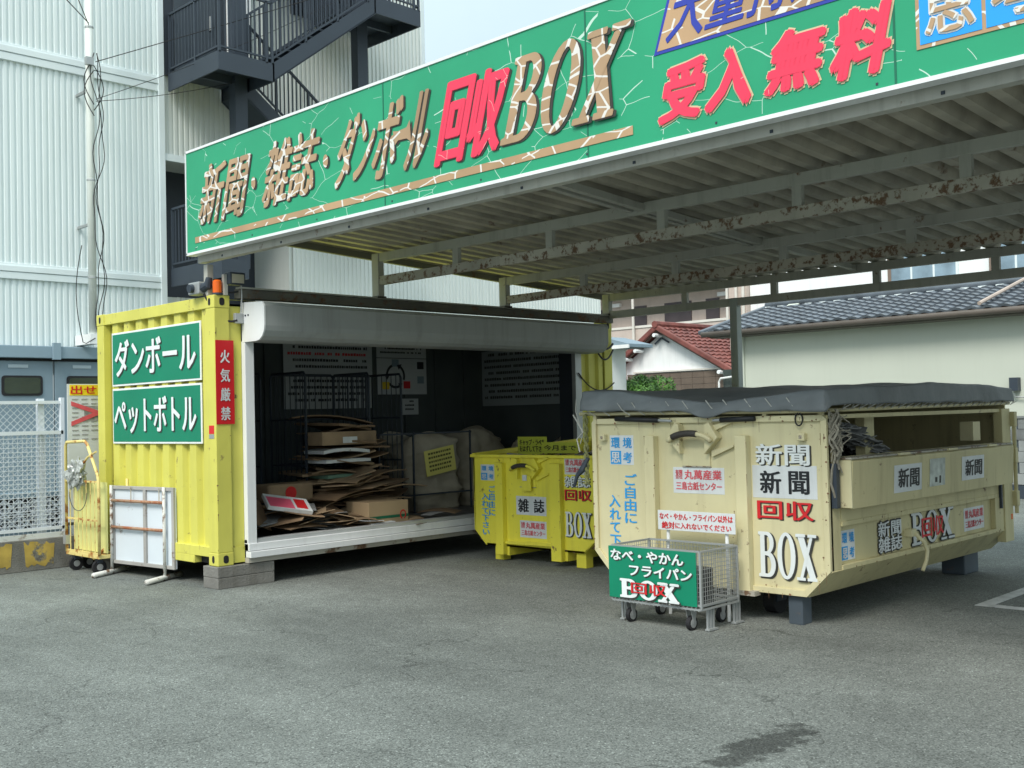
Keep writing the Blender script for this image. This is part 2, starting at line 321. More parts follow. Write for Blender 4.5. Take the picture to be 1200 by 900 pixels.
# ================================================================== GROUND
def asphalt_mat():
    m = bpy.data.materials.new('worn_asphalt'); m.use_nodes = True; t = m.node_tree; n = t.nodes; L = t.links; b = n['Principled BSDF']
    g = n.new('ShaderNodeNewGeometry')
    def noise(s, det=6, rough=.6, vec=None):
        q = n.new('ShaderNodeTexNoise'); q.inputs['Scale'].default_value = s; q.inputs['Detail'].default_value = det; q.inputs['Roughness'].default_value = rough
        L.new(vec or g.outputs['Position'], q.inputs['Vector']); return q.outputs['Fac']
    def rng(f, a, b_, c, d):
        r = n.new('ShaderNodeMapRange'); r.inputs[1].default_value = a; r.inputs[2].default_value = b_; r.inputs[3].default_value = c; r.inputs[4].default_value = d
        L.new(f, r.inputs[0]); return r.outputs[0]
    def mul(a, b_):
        q = n.new('ShaderNodeMath'); q.operation = 'MULTIPLY'; L.new(a, q.inputs[0]); L.new(b_, q.inputs[1]); return q.outputs[0]
    st = n.new('ShaderNodeVectorMath'); st.operation = 'MULTIPLY'; st.inputs[1].default_value = (1.6, .45, 1); L.new(g.outputs['Position'], st.inputs[0])
    f = mul(rng(noise(.55, 5, .6), .3, .7, .80, 1.22), rng(noise(1.3, 7, .62, st.outputs[0]), .3, .7, .86, 1.14))
    f = mul(f, rng(noise(9, 5, .7), .3, .7, .90, 1.10))
    f = mul(f, rng(noise(45, 3, .7), .3, .7, .86, 1.15))
    va = n.new('ShaderNodeTexVoronoi'); va.inputs['Scale'].default_value = 130; L.new(g.outputs['Position'], va.inputs['Vector'])
    sr = n.new('ShaderNodeSeparateColor'); L.new(va.outputs['Color'], sr.inputs[0])
    f = mul(f, rng(sr.outputs[0], 0, 1, .68, 1.32)); f = mul(f, rng(sr.outputs[1], .93, .96, 1., 1.7)); f = mul(f, rng(sr.outputs[2], .06, .10, .5, 1.))
    s2 = n.new('ShaderNodeVectorMath'); s2.operation = 'MULTIPLY'; s2.inputs[1].default_value = (3.2, 9.5, 1); L.new(g.outputs['Position'], s2.inputs[0])
    f = mul(f, rng(noise(1, 6, .75, s2.outputs[0]), .64, .70, 1., .62))      # small scuffs and tar spots
    f = mul(f, rng(noise(.33, 4, .55), .50, .68, 1., 1.22))                  # dusty worn areas
    vc = n.new('ShaderNodeTexVoronoi'); vc.feature = 'DISTANCE_TO_EDGE'; vc.inputs['Scale'].default_value = .42
    dn = n.new('ShaderNodeTexNoise'); dn.inputs['Scale'].default_value = 2.2; dn.inputs['Detail'].default_value = 6; L.new(g.outputs['Position'], dn.inputs['Vector'])
    dv = n.new('ShaderNodeVectorMath'); dv.operation = 'SCALE'; dv.inputs['Scale'].default_value = .8; L.new(dn.outputs['Color'], dv.inputs[0])
    da = n.new('ShaderNodeVectorMath'); L.new(g.outputs['Position'], da.inputs[0]); L.new(dv.outputs[0], da.inputs[1]); L.new(da.outputs[0], vc.inputs['Vector'])
    ck = n.new('ShaderNodeMath'); ck.operation = 'MAXIMUM'; L.new(rng(vc.outputs['Distance'], .0015, .004, .62, 1.), ck.inputs[0]); L.new(rng(noise(.7, 2), .46, .52, 0, 1.), ck.inputs[1])
    f = mul(f, ck.outputs[0])
    f = mul(f, rng(noise(2.1, 8, .7), .60, .70, 1., .78))            # darker blotches
    # oil / damp stain on the ground, at its own place
    sep = n.new('ShaderNodeVectorMath'); sep.operation = 'SUBTRACT'; sep.inputs[1].default_value = (STAIN[0], STAIN[1], 0); L.new(g.outputs['Position'], sep.inputs[0])
    sc_ = n.new('ShaderNodeVectorMath'); sc_.operation = 'MULTIPLY'; sc_.inputs[1].default_value = (1.3, 4.6, 0); L.new(sep.outputs[0], sc_.inputs[0])
    ln = n.new('ShaderNodeVectorMath'); ln.operation = 'LENGTH'; L.new(sc_.outputs[0], ln.inputs[0])
    a = n.new('ShaderNodeMath'); a.operation = 'ADD'; L.new(ln.outputs['Value'], a.inputs[0]); L.new(rng(noise(9, 5, .7), .3, .7, -.35, .35), a.inputs[1])
    f = mul(f, rng(a.outputs[0], .40, .62, .40, 1.))
    vs_ = n.new('ShaderNodeTexVoronoi'); vs_.inputs['Scale'].default_value = 95; L.new(g.outputs['Position'], vs_.inputs['Vector'])
    cc = n.new('ShaderNodeVectorMath'); cc.operation = 'SCALE'; cc.inputs[0].default_value = (.146, .158, .147); L.new(f, cc.inputs['Scale'])
    L.new(cc.outputs[0], b.inputs['Base Color']); b.inputs['Roughness'].default_value = .85; b.inputs['Specular IOR Level'].default_value = .3
    bp = n.new('ShaderNodeBump'); bp.inputs['Strength'].default_value = .55; bp.inputs['Distance'].default_value = .006
    L.new(vs_.outputs['Distance'], bp.inputs['Height']); L.new(bp.outputs[0], b.inputs['Normal'])
    return m
STAIN = (-.93, -6.47)
M_ASPH = asphalt_mat()
gmb = MB(); gmb.grid(lambda a, b: (-300+900*a, -400+900*b, 0), 30, 30)
g_ = gmb.build('ground', M_ASPH, kind='structure')
mk = MB().box(3.22, -5.93, .001, 8.2, -5.82, .005).box(3.22, -9.5, .001, 3.33, -5.935, .005)
mk.build('parking_line', mat('worn_line_paint', (.50, .51, .50), .7, var=.2, vs=8, rust=.25, rs=10, rustcol=(.10, .11, .11)), kind='structure')

# ================================================================== WHITE CLAD BUILDING (left, behind)
BY = 8.0
bld = thing('clad_building', 'large building clad in white ribbed metal sheets with pale horizontal bands', 'building', (3.7, BY, 0))
def clad_panel(x0, x1, z0, z1, m, p=bld, pitch=.1, depth=.024, y=BY):
    mb = MB(); pl = corr_poly(x0, x1, pitch, depth, .50, .10)
    mb.strip([(u, y-.016+d, z0) for u, d in pl], [(u, y-.016+d, z1) for u, d in pl])
    return mb.build('wall_panel', m, p, fix=False)
XL0 = -4.7
for z0, z1 in ((2.82, 3.87), (4.12, 7.27), (7.55, 11.2)):
    a = clad_panel(XL0, XL0+.6, z0, z1, M_FAC)
    for k in range(1, 14): copychild(a, dx=.6*k)
for z0, z1 in ((3.87, 4.12), (7.27, 7.55)):
    h = z1-z0; mb = MB()
    mb.box(XL0, BY-.05, z0, 3.68, BY+.05, z0+h*.42); mb.box(XL0, BY-.035, z0+h*.42, 3.68, BY+.05, z0+h*.46); mb.box(XL0, BY-.06, z0+h*.46, 3.68, BY+.05, z0+h*.82); mb.box(XL0, BY-.03, z0+h*.82, 3.68, BY+.05, z1)
    mb.build('horizontal_band', M_BAND, bld, bevel=.006)
bx('corner_trim', M_BAND, bld, 3.66, BY-.075, 2.7, 3.76, BY+.06, 11.2)
bx('wall_core', M_FAC, bld, XL0, BY+.05, 2.6, 3.7, BY+6, 11.2)
# recessed-looking wall right of the corner
for k in range(10):
    x = 3.77+.6*k
    if x > 9.4: break
    clad_panel(x, x+.6, 6.22, 11.2, M_FAC2)
bx('wall_core', M_FAC2, bld, 6.3, BY+.02, 0, 9.75, BY+6, 11.2)
bx('wall_core', M_FAC2, bld, 3.77, BY+.02, 6.22, 6.3, BY+6, 11.2)
bx('sill_trim', M_BAND, bld, 3.77, BY-.05, 6.10, 6.3, BY+.02, 6.22)
bx('dark_recess', M_CHAR2, bld, 3.75, BY+1.2, 0, 6.3, BY+1.3, 6.3)
bx('corner_trim', M_BAND, bld, 9.66, BY-.05, 5.5, 9.76, BY+.04, 11.2)
# blue grey door front at the foot of the building
for k in range(-5, 3):
    x0 = 1.78+1.0*k*1.0
    d = bx('door_panel', M_SLATE, bld, x0-.985, BY-.12, .05, x0-.012, BY-.06, 2.60, bevel=.008)
    mb = MB(); rr = []; xa, xb, za, zb = x0-.80, x0-.18, 2.06, 2.37
    for cx, cz, a0 in ((xb-.05, zb-.05, 0), (xa+.05, zb-.05, 90), (xa+.05, za+.05, 180), (xb-.05, za+.05, 270)): rr += arc(cx, cz, .05, .05, a0, a0+90, 4)
    mb.prism(rr, lambda a, b, t: (a, t, b), BY-.135, BY-.11); mb.build('window_gasket', M_RUBBER, d)
    mb = MB(); mb.prism([(x0-.49+(a-x0+.49)*.88, 2.215+(b-2.215)*.8) for a, b in rr], lambda a, b, t: (a, t, b), BY-.14, BY-.12); mb.build('window_pane', M_GLASS, d)
    bx('name_strip', mat('pale_strip', (.42, .50, .55), .5), d, x0-.70, BY-.13, 2.49, x0-.40, BY-.115, 2.54)
bx('header_beam', M_SLATE2, bld, XL0, BY-.22, 2.64, 3.74, BY-.05, 2.83, bevel=.01)
bx('header_gap', M_RUBBER, bld, XL0, BY-.13, 2.60, 3.74, BY-.05, 2.645)
for x in (-1.75, 1.78): bx('pilaster', M_SLATE2, bld, x-.06, BY-.26, 2.62, x+.06, BY-.2, 2.88)
# low wing with cream cladding
wing = thing('low_wing_building', 'low wing with dull cream ribbed cladding seen between the container roof and the canopy', 'building', (9.8, BY, 0))
a = MB(); pl = corr_poly(3.77, 4.37-.006, .1, .016, .5, .1); a.strip([(u, BY-.03+d, 0) for u, d in pl], [(u, BY-.03+d, 4.7 if True else 0) for u, d in pl])
def wingpan(x0, z1):
    mb = MB(); pl = corr_poly(x0, x0+.6, .1, .016, .5, .1); mb.strip([(u, BY-.03+d, 0) for u, d in pl], [(u, BY-.03+d, z1) for u, d in pl])
    return mb.build('wall_panel', M_FAC2, wing, fix=False)
b_ = wingpan(6.36, 5.5)
for k in range(1, 15): copychild(b_, dx=.6*k)
b_ = wingpan(3.96, 3.75)
for k in range(1, 4): copychild(b_, dx=.6*k)
bx('wall_core', M_FAC2, wing, 9.8, BY+.02, 0, 15.3, BY+4, 5.5); bx('wall_core', M_FAC2, wing, 3.8, BY+.02, 0, 6.3, BY+.1, 3.75)

# ------------------------------------------------------------------ service mast + cables
mast = thing('service_mast', 'slender off white service pole fixed in front of the ribbed facade', 'pole', (2.26, 7.5, 2.9))
MB().tube([(2.25, 7.5, 2.95), (2.25, 7.5, 11.5)], .062, 14).build('pole', mat('off_white_pole', (.80, .84, .80), .5, var=.05, streak=.1), mast, smooth=True)
bx('foot_bracket', M_WHITE, mast, 2.17, 7.42, 2.86, 2.33, 7.98, 3.02)
for z in (2.97, 4.75, 6.9): bx('wall_bracket', M_GALV, mast, 2.23, 7.5, z, 2.27, 8.0, z+.04)
for z in (3.9, 5.45, 7.9): MB().tube([(2.25, 7.5, z), (2.25, 7.5, z+.03)], .068, 14).build('pole_band', M_GALV, mast)
bx('insulator_block', M_GALV, mast, 2.14, 7.36, 7.28, 2.26, 7.44, 7.40)
cab = thing('service_cables', 'black cables hanging down the service pole and looping off to the stair tower', 'cable', (2.26, 7.4, 3))
def sag(a, b, s, n=10):
    a, b = Vector(a), Vector(b); return [a.lerp(b, i/n)+Vector((0, 0, -s*4*(i/n)*(1-i/n))) for i in range(n+1)]
for a, b, s, r in (((2.3, 7.4, 7.35), (20.85, -1.7, 16.4), .25, .012), ((2.3, 7.4, 6.75), (7.1, 6.27, 9.6), .12, .009), ((2.3, 7.4, 6.72), (4.6, 7.0, 7.4), .05, .009),
                   ((2.2, 7.4, 7.95), (-1.4, 7.0, 12.2), .45, .014), ((2.2, 7.4, 7.92), (.2, 6.2, 12.5), .5, .012)):
    MB().tube(sag(a, b, s), r*.6, 5).build('cable', M_RUBBER, cab)
for k, (x, a) in enumerate(((2.33, .10), (2.36, -.08), (2.34, .16))):
    pts = [(x+a*.6*sin(i*.31+k*2)+.025*sin(i*.8+k), 7.42, 7.5-i*.115) for i in range(40)]
    MB().tube(pts, .007, 5).build('hanging_cable', M_RUBBER, cab)
for k in range(3):
    pts = [(2.27+.16*sin(pi*i/8)*(1 if k % 2 else -1.0), 7.40, 7.38-.09*k-i*.09) for i in range(9)]
    MB().tube(pts, .008, 5).build('cable_loop', M_RUBBER, cab)
pts = [(2.05-.10*sin(pi*i/8), 7.42, 4.4-i*.19) for i in range(9)]+[(2.1, 7.42, 2.86), (2.25, 7.42, 2.95)]
MB().tube(pts, .007, 5).build('cable_loop', M_RUBBER, cab)

# ================================================================== EXTERIOR STAIR
st = thing('exterior_stair', 'dark charcoal steel switchback fire stair fixed to the white clad building', 'staircase', (5.0, 7.2, 0))
ZA, ZU, ZB = 7.58, 9.30, 4.2
def landing(x0, x1, z):
    mb = MB(); mb.box(x0, 6.3, z-.06, x1, BY-.1, z)
    mb.build('landing_plate', M_CHAR, st)
    mb = MB(); mb.box(x0, 6.27, z-.29, x1, 6.30, z+.02); mb.box(x0-.03, 6.27, z-.29, x0, BY-.08, z+.02); mb.box(x1, 6.27, z-.29, x1+.03, BY-.08, z+.02)
    mb.box(x0, 7.1, z-.2, x1, 7.16, z-.06); mb.build('landing_fascia', M_CHAR, st)
landing(3.86, 4.86, ZA); landing(7.1, 8.15, ZU); landing(3.86, 4.3, ZB); landing(7.1, 8.15, ZB+1.7)
def flight(xa, za, xb, zb, y0, y1):
    n = 9; mb = MB()
    for y in (y0, y1-.04):
        P = [(xa, za-.30), (xa, za+.02), (xb, zb+.02), (xb, zb-.30)]
        mb.prism(P, lambda a, b, t: (a, t, b), y, y+.04)
    mb.build('stringer', M_CHAR, st)
    for i in range(n):
        t = (i+.5)/n; x = xa+(xb-xa)*t; z = za+(zb-za)*(i+1)/(n+1)
        bx('tread', M_CHAR, st, x-.13, y0+.04, z-.03, x+.13, y1-.04, z)
    mb = MB(); mb.add([(xa, y0, za-.28), (xb, y0, zb-.28), (xb, y1, zb-.28), (xa, y1, za-.28)], [(0, 1, 2, 3)]); mb.build('soffit_plate', M_CHAR, st, solid=.01)
flight(4.86, ZA, 7.1, ZU, 6.27, 7.05)
flight(4.86, ZA, 7.1, ZB+1.7, 7.2, 7.9)
flight(7.1, ZU, 4.86, ZA+3.6, 7.2, 7.9)
def railing(pts, h=1.05, sp=.105):
    mb = MB()
    for (a, b) in zip(pts, pts[1:]):
        a, b = Vector(a), Vector(b); U = Vector((0, 0, 1))
        mb.bar(a+U*h, b+U*h, .04, .04); mb.bar(a+U*.10, b+U*.10, .03, .03)
        n = max(1, int((b-a).length/sp))
        for i in range(n+1):
            q = a.lerp(b, i/n)
            if i % 8 == 0: mb.bar(q, q+U*h, .04, .04)
            else: mb.bar(q+U*.1, q+U*h, .018, .018)
    mb.build('railing', M_CHAR, st)
railing([(3.86, 7.9, ZA), (3.86, 6.29, ZA), (4.86, 6.29, ZA), (7.1, 6.29, ZU), (8.15, 6.29, ZU), (8.15, 7.9, ZU)])
railing([(4.86, 7.06, ZA), (7.1, 7.06, ZU)]); railing([(4.86, 7.22, ZA), (7.1, 7.22, ZB+1.7)])
railing([(7.1, 7.22, ZU), (4.86, 7.22, ZA+3.6)])
railing([(3.86, 7.9, ZB), (3.86, 6.29, ZB), (4.3, 6.29, ZB)])
for x, y, z0 in ((4.7, 7.1, ZB), (7.35, 7.1, ZB+1.4)): bx('column', M_CHAR, st, x-.12, y-.1, z0, x+.12, y+.1, 12)
bx('dark_wall', M_CHAR2, st, 3.78, BY-.06, ZA, 5.0, BY-.03, 11.2)
dr = bx('door', mat('stair_door', (.06, .075, .09), .4), st, 3.95, BY-.10, ZA, 4.75, BY-.06, ZA+2.1)
bx('handle', M_GALV, dr, 4.62, BY-.15, ZA+.95, 4.66, BY-.1, ZA+1.2)
bx('light_panel', M_WHITE, st, 5.0, BY-.09, ZA, 5.5, BY-.05, 11.0)
bx('dark_wall', M_CHAR2, st, 6.4, BY-.06, ZU, 8.0, BY-.03, 11.2)

# ================================================================== FENCE, LOW WALL, NOTICE
lw = bx('low_wall', mat('stained_wall_concrete', (.17, .165, .15), .9, var=.3, vs=3, streak=.4, bump=.4), None, -4.5, 2.90, 0, 5.9, 3.05, .345, bevel=.008)
tag(lw, 'low concrete wall with peeling yellow paint below the white mesh fence', 'wall')
M_PATCH = mat('eroded_yellow_paint', (.38, .27, .06), .8, var=.3, vs=5, rust=.42, rs=6, rustcol=(.10, .09, .075))
rn = random.Random(5)
for xa, xb in ((-1.65, -1.35), (-1.02, -.80), (-.66, -.34)):
    top = [(xb-(xb-xa)*i/9+rn.uniform(-.012, .012), .33-rn.uniform(0, .05)) for i in range(10)]; bot = [(xa+(xb-xa)*i/9+rn.uniform(-.012, .012), .03+rn.uniform(0, .05)) for i in range(10)]
    mb = MB(); mb.prism(bot+top, lambda a, b, t: (a, t, b), 2.8975, 2.901); mb.build('paint_patch', M_PATCH, lw)
fe = thing('mesh_fence', 'white wire mesh fence standing on the low concrete wall', 'fence', (-.9, 2.96, .345))
FX0, FX1 = -4.4, -.2
bx('bottom_rail', mat('rusting_white_rail', (.62, .64, .62), .6, rust=.38, rs=6), fe, FX0, 2.93, .345, FX1, 3.0, .40)
bx('lower_rail', M_FENCE, fe, FX0, 2.94, .43, FX1, 2.98, .465)
bx('middle_rail', M_FENCE, fe, FX0, 2.94, 1.49, FX1, 2.98, 1.53); bx('top_rail', M_FENCE, fe, FX0, 2.95, 1.83, FX1, 2.99, 1.865)
for x in (-.425, -1.73, -3.03, -4.3): bx('post', M_FENCE, fe, x-.035, 2.99, .345, x+.035, 3.05, 1.89)
bx('post', M_FENCE, fe, -.225, 2.94, .345, -.185, 3.0, 1.9)
mb = MB()
x = FX0
while x < FX1:
    mb.bar((x, 2.955, .4), (x, 2.955, 1.5), .005, .005); x += .05
z = .5
while z < 1.5: mb.bar((FX0, 2.95, z), (FX1, 2.95, z), .006, .006); z += .05
mb.build('square_mesh', M_FENCE, fe, kind='stuff')
mb = MB(); s_ = .075; H = 1.4
k = int((FX0-H)/s_)
while k*s_ < FX1:
    for sg in (1, -1):
        xa = k*s_; xb = xa+H
        if sg == 1: p, q = Vector((xa, 0, .43)), Vector((xb, 0, .43+H))
        else: p, q = Vector((xa, 0, .43+H)), Vector((xb, 0, .43))
        t0 = max(0, (FX0-xa)/H); t1 = min(1, (FX1-xa)/H)
        if t1 > t0: a, b = p.lerp(q, t0), p.lerp(q, t1); a.y = b.y = 2.985+.004*sg; mb.bar(a, b, .005, .005)
    k += 1
mb.build('diamond_mesh', M_FENCE, fe, kind='stuff')
# pierced block wall behind the fence
pb = thing('pierced_block_wall', 'low pale wall of ornamental blocks with dark diamond holes behind the mesh fence', 'wall', (-.9, 3.3, 0))
bx('wall_base', M_SLATE2, pb, -4.5, 3.28, 0, 0, 3.40, .42); bx('dark_backing', M_RUBBER, pb, -4.5, 3.36, .42, 0, 3.40, .78); bx('coping', M_SLATE2, pb, -4.5, 3.27, .78, 0, 3.41, .84)
def blk(x, z):
    mb = MB(); c = .012; a = .16
    for s in (1, -1): mb.bar((x, 3.31-s*.004, z if s > 0 else z+a), (x+a, 3.31-s*.004, z+a if s > 0 else z), .02, .022, up=(0, 1, 0))
    mb.box(x-c/2, 3.28, z, x+c/2, 3.35, z+a); mb.box(x, 3.281, z-c/2, x+a, 3.35, z+c/2)
    return mb.build('pierced_block', M_FENCE, pb)
b0 = blk(-2.2, .425)
for j in range(2):
    for i in range(13):
        if i or j: copychild(b0, dx=.165*i, dz=.17*j)
# notice board
nb = thing('notice_board', 'white notice board with a yellow heading and red cross beside the fence', 'sign', (0, 2.86, 0))
FN = FY(2.86)
plate(nb, 'board', FN, (-.19, .75, .5, 2.05), M_STICK, 0, .012)
plate(nb, 'heading_strip', FN, (-.165, .74, 1.92, 2.04), M_YSTRIP, .013, .003)
letters(nb, '出せません', FN, (-.15, .62, 1.935, 2.03), M_RED, off=.02, d=.02)
for a, b in (((-.15, 1.83), (.45, 1.62)), ((-.15, 1.60), (.45, 1.83))):
    mb = MB(); mb.prism([(a[0], a[1]+.025), (b[0], b[1]+.025), (b[0], b[1]-.025), (a[0], a[1]-.025)], lambda u, v, t: FN(u, v, t), .017 if a[1] > 1.7 else .0175, .019 if a[1] > 1.7 else .0195)
    mb.build('red_cross_stroke', M_REDF, nb)
mb = MB()
for r in range(10):
    for c in range(3):
        if R(0, 1) < .8: u = -.14+c*.11; v = 1.87-r*.05-(.0); mb.prism([(u, v), (u+R(.05, .09), v), (u+.08, v+.012), (u, v+.012)], lambda a, b, t: FN(a, b, t), .0145, .016)
mb.build('small_print', mat('grey_print', (.3, .3, .3), .6), nb, kind='stuff')
plate(nb, 'photo_patch', FN, (0.0, .30, 1.63, 1.80), mat('grey_photo', (.28, .28, .27), .5, var=.5, vs=14), .0142, .001)

# ================================================================== SHIPPING CONTAINER
CL, CW, CB, CT = 5.97, 2.50, .21, 2.80
ct = thing('shipping_container', 'yellow corrugated shipping container opened along its long side as a recycling store', 'container', (0, 0, CB))
P_ = .165
def casting(x, y, z, sx, sy):
    o = bx('corner_casting', M_YEL, ct, x, y, z, x+P_+.006, y+P_+.006, z+.125, bevel=.008)
    mb = MB(); ex = x if sx < 0 else x+P_+.006; ey = y if sy < 0 else y+P_+.006
    if sx < 0: mb.prism([(y+.085+a, z+.062+b) for a, b in arc(0, .016, .02, .02, 0, 180, 6)+arc(0, -.016, .02, .02, 180, 360, 6)], lambda a, b, t: (t, a, b), ex-.0025, ex+.02)
    if sy < 0: mb.prism([(x+.085+a, z+.062+b) for a, b in arc(0, .018, .027, .02, 0, 180, 6)+arc(0, -.018, .027, .02, 180, 360, 6)], lambda a, b, t: (a, t, b), ey-.0025, ey+.02)
    if mb.v: mb.build('lifting_hole', M_RUBBER, o)
for x, y, sx, sy in ((-.003, -.003, -1, -1), (-.003, CW-P_-.003, -1, 1), (CL-P_-.003, -.003, 1, -1), (CL-P_-.003, CW-P_-.003, 1, 1)):
    casting(x, y, CB, sx, sy); casting(x, y, CT-.125, sx, sy)
    bx('corner_post', M_YEL, ct, x+.003, y+.003, CB+.125, x+P_, y+P_, CT-.125, bevel=.006)
bx('top_rail', M_YEL, ct, .01, P_, 2.68, .09, CW-P_, 2.795, bevel=.004)
mb = MB(); mb.box(.005, P_, .29, .10, CW-P_, .385); mb.box(.005, .45, .215, .10, CW-P_, .29); mb.build('bottom_rail', M_YEL, ct, bevel=.004)
bx('pocket_shadow', M_RUBBER, ct, .08, P_, .215, .11, .45, .29)
mb = MB(); pl = corr_poly(P_, CW-P_, .272, .052, .44, .09)
mb.strip([(.035+d, u, .385) for u, d in pl], [(.035+d, u, 2.68) for u, d in pl]); mb.build('end_panel', M_YEL, ct, solid=.003)
mb = MB(); mb.strip([(CL-.035-d, u, .385) for u, d in pl], [(CL-.035-d, u, 2.68) for u, d in pl]); mb.build('end_panel', M_YEL, ct, solid=.003)
mb = MB(); pl = corr_poly(P_, CL-P_, .272, .036, .42, .14)
mb.strip([(u, CW-.035-d, .30) for u, d in pl], [(u, CW-.035-d, 2.70) for u, d in pl]); mb.build('side_panel', M_YEL, ct, solid=.003)
bx('roof_panel', M_YEL, ct, .09, .03, 2.74, CL-.09, CW-.03, 2.765)
bx('side_top_rail', M_YEL, ct, P_, CW-.1, 2.70, CL-P_, CW-.01, 2.79); bx('side_bottom_rail', M_YEL, ct, P_, CW-.1, CB+.01, CL-P_, CW-.01, .30)
bx('front_top_rail', M_CHAR2, ct, P_, .0, 2.72, CL-P_, .09, 2.755)
# front side infill beside the opening
bx('side_cheek', M_YEL, ct, P_, .018, .38, .30, .06, 2.70, bevel=.003); bx('side_cheek', M_YEL, ct, P_, .012, .225, .30, .06, .38, bevel=.003)
mb = MB(); pl = corr_poly(5.30, CL-P_, .2, .036, .42, .14); mb.strip([(u, .02+d, .25) for u, d in pl], [(u, .02+d, 2.70) for u, d in pl]); mb.build('side_cheek', M_YEL, ct, solid=.003)
# end signs
FE = FX(.03)
for (v0, v1), body, tb in (((1.995, 2.575), 'ダンボール', (-2.08, -.38, 2.10, 2.485)), ((1.375, 1.968), 'ペットボトル', (-2.11, -.385, 1.49, 1.86))):
    s = plate(ct, 'sign_board', FE, (-2.175, -.29, v0, v1), M_WHITE, .0, .012, bevel=.002)
    plate(s, 'sign_face', FE, (-2.155, -.31, v0+.02, v1-.02), M_GREEN, .0125, .002)
    shadowed(s, body, FE, tb, M_PRINT, off=.018, d=.017, fat=.009, fatv=.002, sh=(.012, -.012))
FF = FY(-.003)
s = plate(ct, 'fire_warning_sign', FF, (.004, .20, 1.56, 2.365), M_REDSIGN, .0, .004, label='red vertical warning sign with white lettering')
letters(s, '火\n気\n厳\n禁', FF, (.052, .152, 1.60, 2.27), M_STICK, off=.03, d=.007, line=1.35)
plate(ct, 'small_label', FX(0), (-.125, -.035, 1.47, 1.55), M_RED, .0, .003, label='small red and white label'); plate(ct, 'small_label', FX(0), (-.125, -.035, 1.425, 1.465), M_GALV, .0, .003)
# opening frame, roller housing, sill
bx('frame_jamb', M_HWHITE, ct, .30, -.045, .33, .40, .02, 2.36, bevel=.004); bx('frame_jamb', M_GALV, ct, 5.16, -.045, .40, 5.28, .02, 2.36, bevel=.004)
def housing(x0, x1, m, nm, e=0):
    pr = [(0, 2.35), (-.24-e, 2.35)]+[( -.25-.14*sin(RAD(a))-e, 2.49-.14*cos(RAD(a))) for a in (20, 45, 70, 90)]+[(-.39-e, 2.68), (-.36-e, 2.715+e), (0, 2.735+e)]
    mb = MB(); mb.prism(pr, lambda a, b, t: (t, a, b), x0, x1); return mb.build(nm, m, ct)
housing(.315, 5.40, M_ROLLER, 'roller_housing'); housing(.298, .315, M_HWHITE, 'housing_end_cap', .004); housing(5.40, 5.417, M_ROLLER, 'housing_end_cap', .004)
for z in (2.60, 2.60): pass
for dy in (-.08, -.13): bx('bolt', M_CHAR, ct, .292, dy, 2.60, .299, dy+.018, 2.615)
bx('sill_track', M_HWHITE, ct, .30, -.06, .33, 5.30, .04, .40, bevel=.004); bx('sill_lip', M_ALU, ct, .30, -.03, .40, 5.30, .06, .44, bevel=.004); bx('sill_track', M_HWHITE, ct, .30, -.09, .265, 5.30, -.0, .325, bevel=.004)
bx('sill_edge', mat('rusty_sill_edge', (.42, .40, .35), .7, rust=.45), ct, .30, -.05, .215, 5.30, .1, .262)
# interior
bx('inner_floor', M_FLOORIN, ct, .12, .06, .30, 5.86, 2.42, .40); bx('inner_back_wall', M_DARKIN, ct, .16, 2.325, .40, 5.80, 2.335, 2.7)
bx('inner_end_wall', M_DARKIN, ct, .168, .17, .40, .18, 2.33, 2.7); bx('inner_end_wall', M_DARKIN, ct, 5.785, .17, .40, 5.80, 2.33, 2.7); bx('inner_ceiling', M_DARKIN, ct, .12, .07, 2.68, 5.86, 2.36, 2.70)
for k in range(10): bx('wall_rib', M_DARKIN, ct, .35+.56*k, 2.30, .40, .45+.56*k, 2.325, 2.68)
bx('stacked_sheet', M_CHAR2, ct, 5.45, .07, .4, 5.50, .5, 2.5)
# gadgets on the near top corner
be = thing('warning_beacon', 'orange warning light on the top corner of the yellow container', 'beacon', (.06, .06, CT))
MB().tube([(.055, .03, CT), (.055, .03, CT+.02)], .05, 14).build('base', M_CHAR, be); MB().tube([(.055, .03, CT+.02), (.055, .03, CT+.13), (.055, .03, CT+.145)], [.043, .043, .03], 14).build('lens', M_AMBER, be, smooth=False)
fl = thing('floodlight', 'small black floodlight on a bracket above the roller housing', 'lamp', (.2, .0, 2.88))
bx('bracket', M_STEEL, fl, .10, -.02, 2.80, .14, .02, 3.0); bx('lamp_body', M_CHAR, fl, .13, -.08, 2.90, .30, .03, 3.02, bevel=.01); bx('lamp_glass', mat('floodlight_glass', (.45, .42, .33), .2), fl, .15, -.085, 2.915, .28, -.079, 3.0)
cm = thing('security_camera', 'grey box camera mounted beside the orange beacon', 'camera', (.0, .25, 2.8))
bx('camera_body', M_GALV, cm, -.06, .18, 2.82, .06, .38, 2.94, bevel=.012); MB().tube([(-.06, .29, 2.88), (-.10, .29, 2.875)], .042, 14).build('camera_lens', M_CHAR, cm); MB().tube([(0, .18, 2.88), (0, .10, 2.90), (.0, .08, 2.97)], [.05, .045, .03], 10).build('swivel_joint', M_CHAR, cm)
jb = bx('junction_box', M_GALV, None, .20, -.045, 2.53, .30, -.002, 2.63, bevel=.008); tag(jb, 'small grey junction box on the yellow cheek left of the roller housing', 'electrical box')
cb = thing('power_cables', 'black cables looping from the beacon to the junction box on the container corner', 'cable', (.1, -.03, 2.8))
MB().tube(sag((-.02, .15, 2.82), (.22, -.05, 2.56), .10), .011, 6).build('cable', M_RUBBER, cb); MB().tube(sag((.08, .02, 2.84), (.3, -.03, 2.86), .02), .009, 6).build('cable', M_RUBBER, cb); MB().tube([(.27, -.04, 2.95), (.275, -.05, 2.8), (.27, -.03, 2.62)], .008, 6).build('cable', M_GALV, cb)
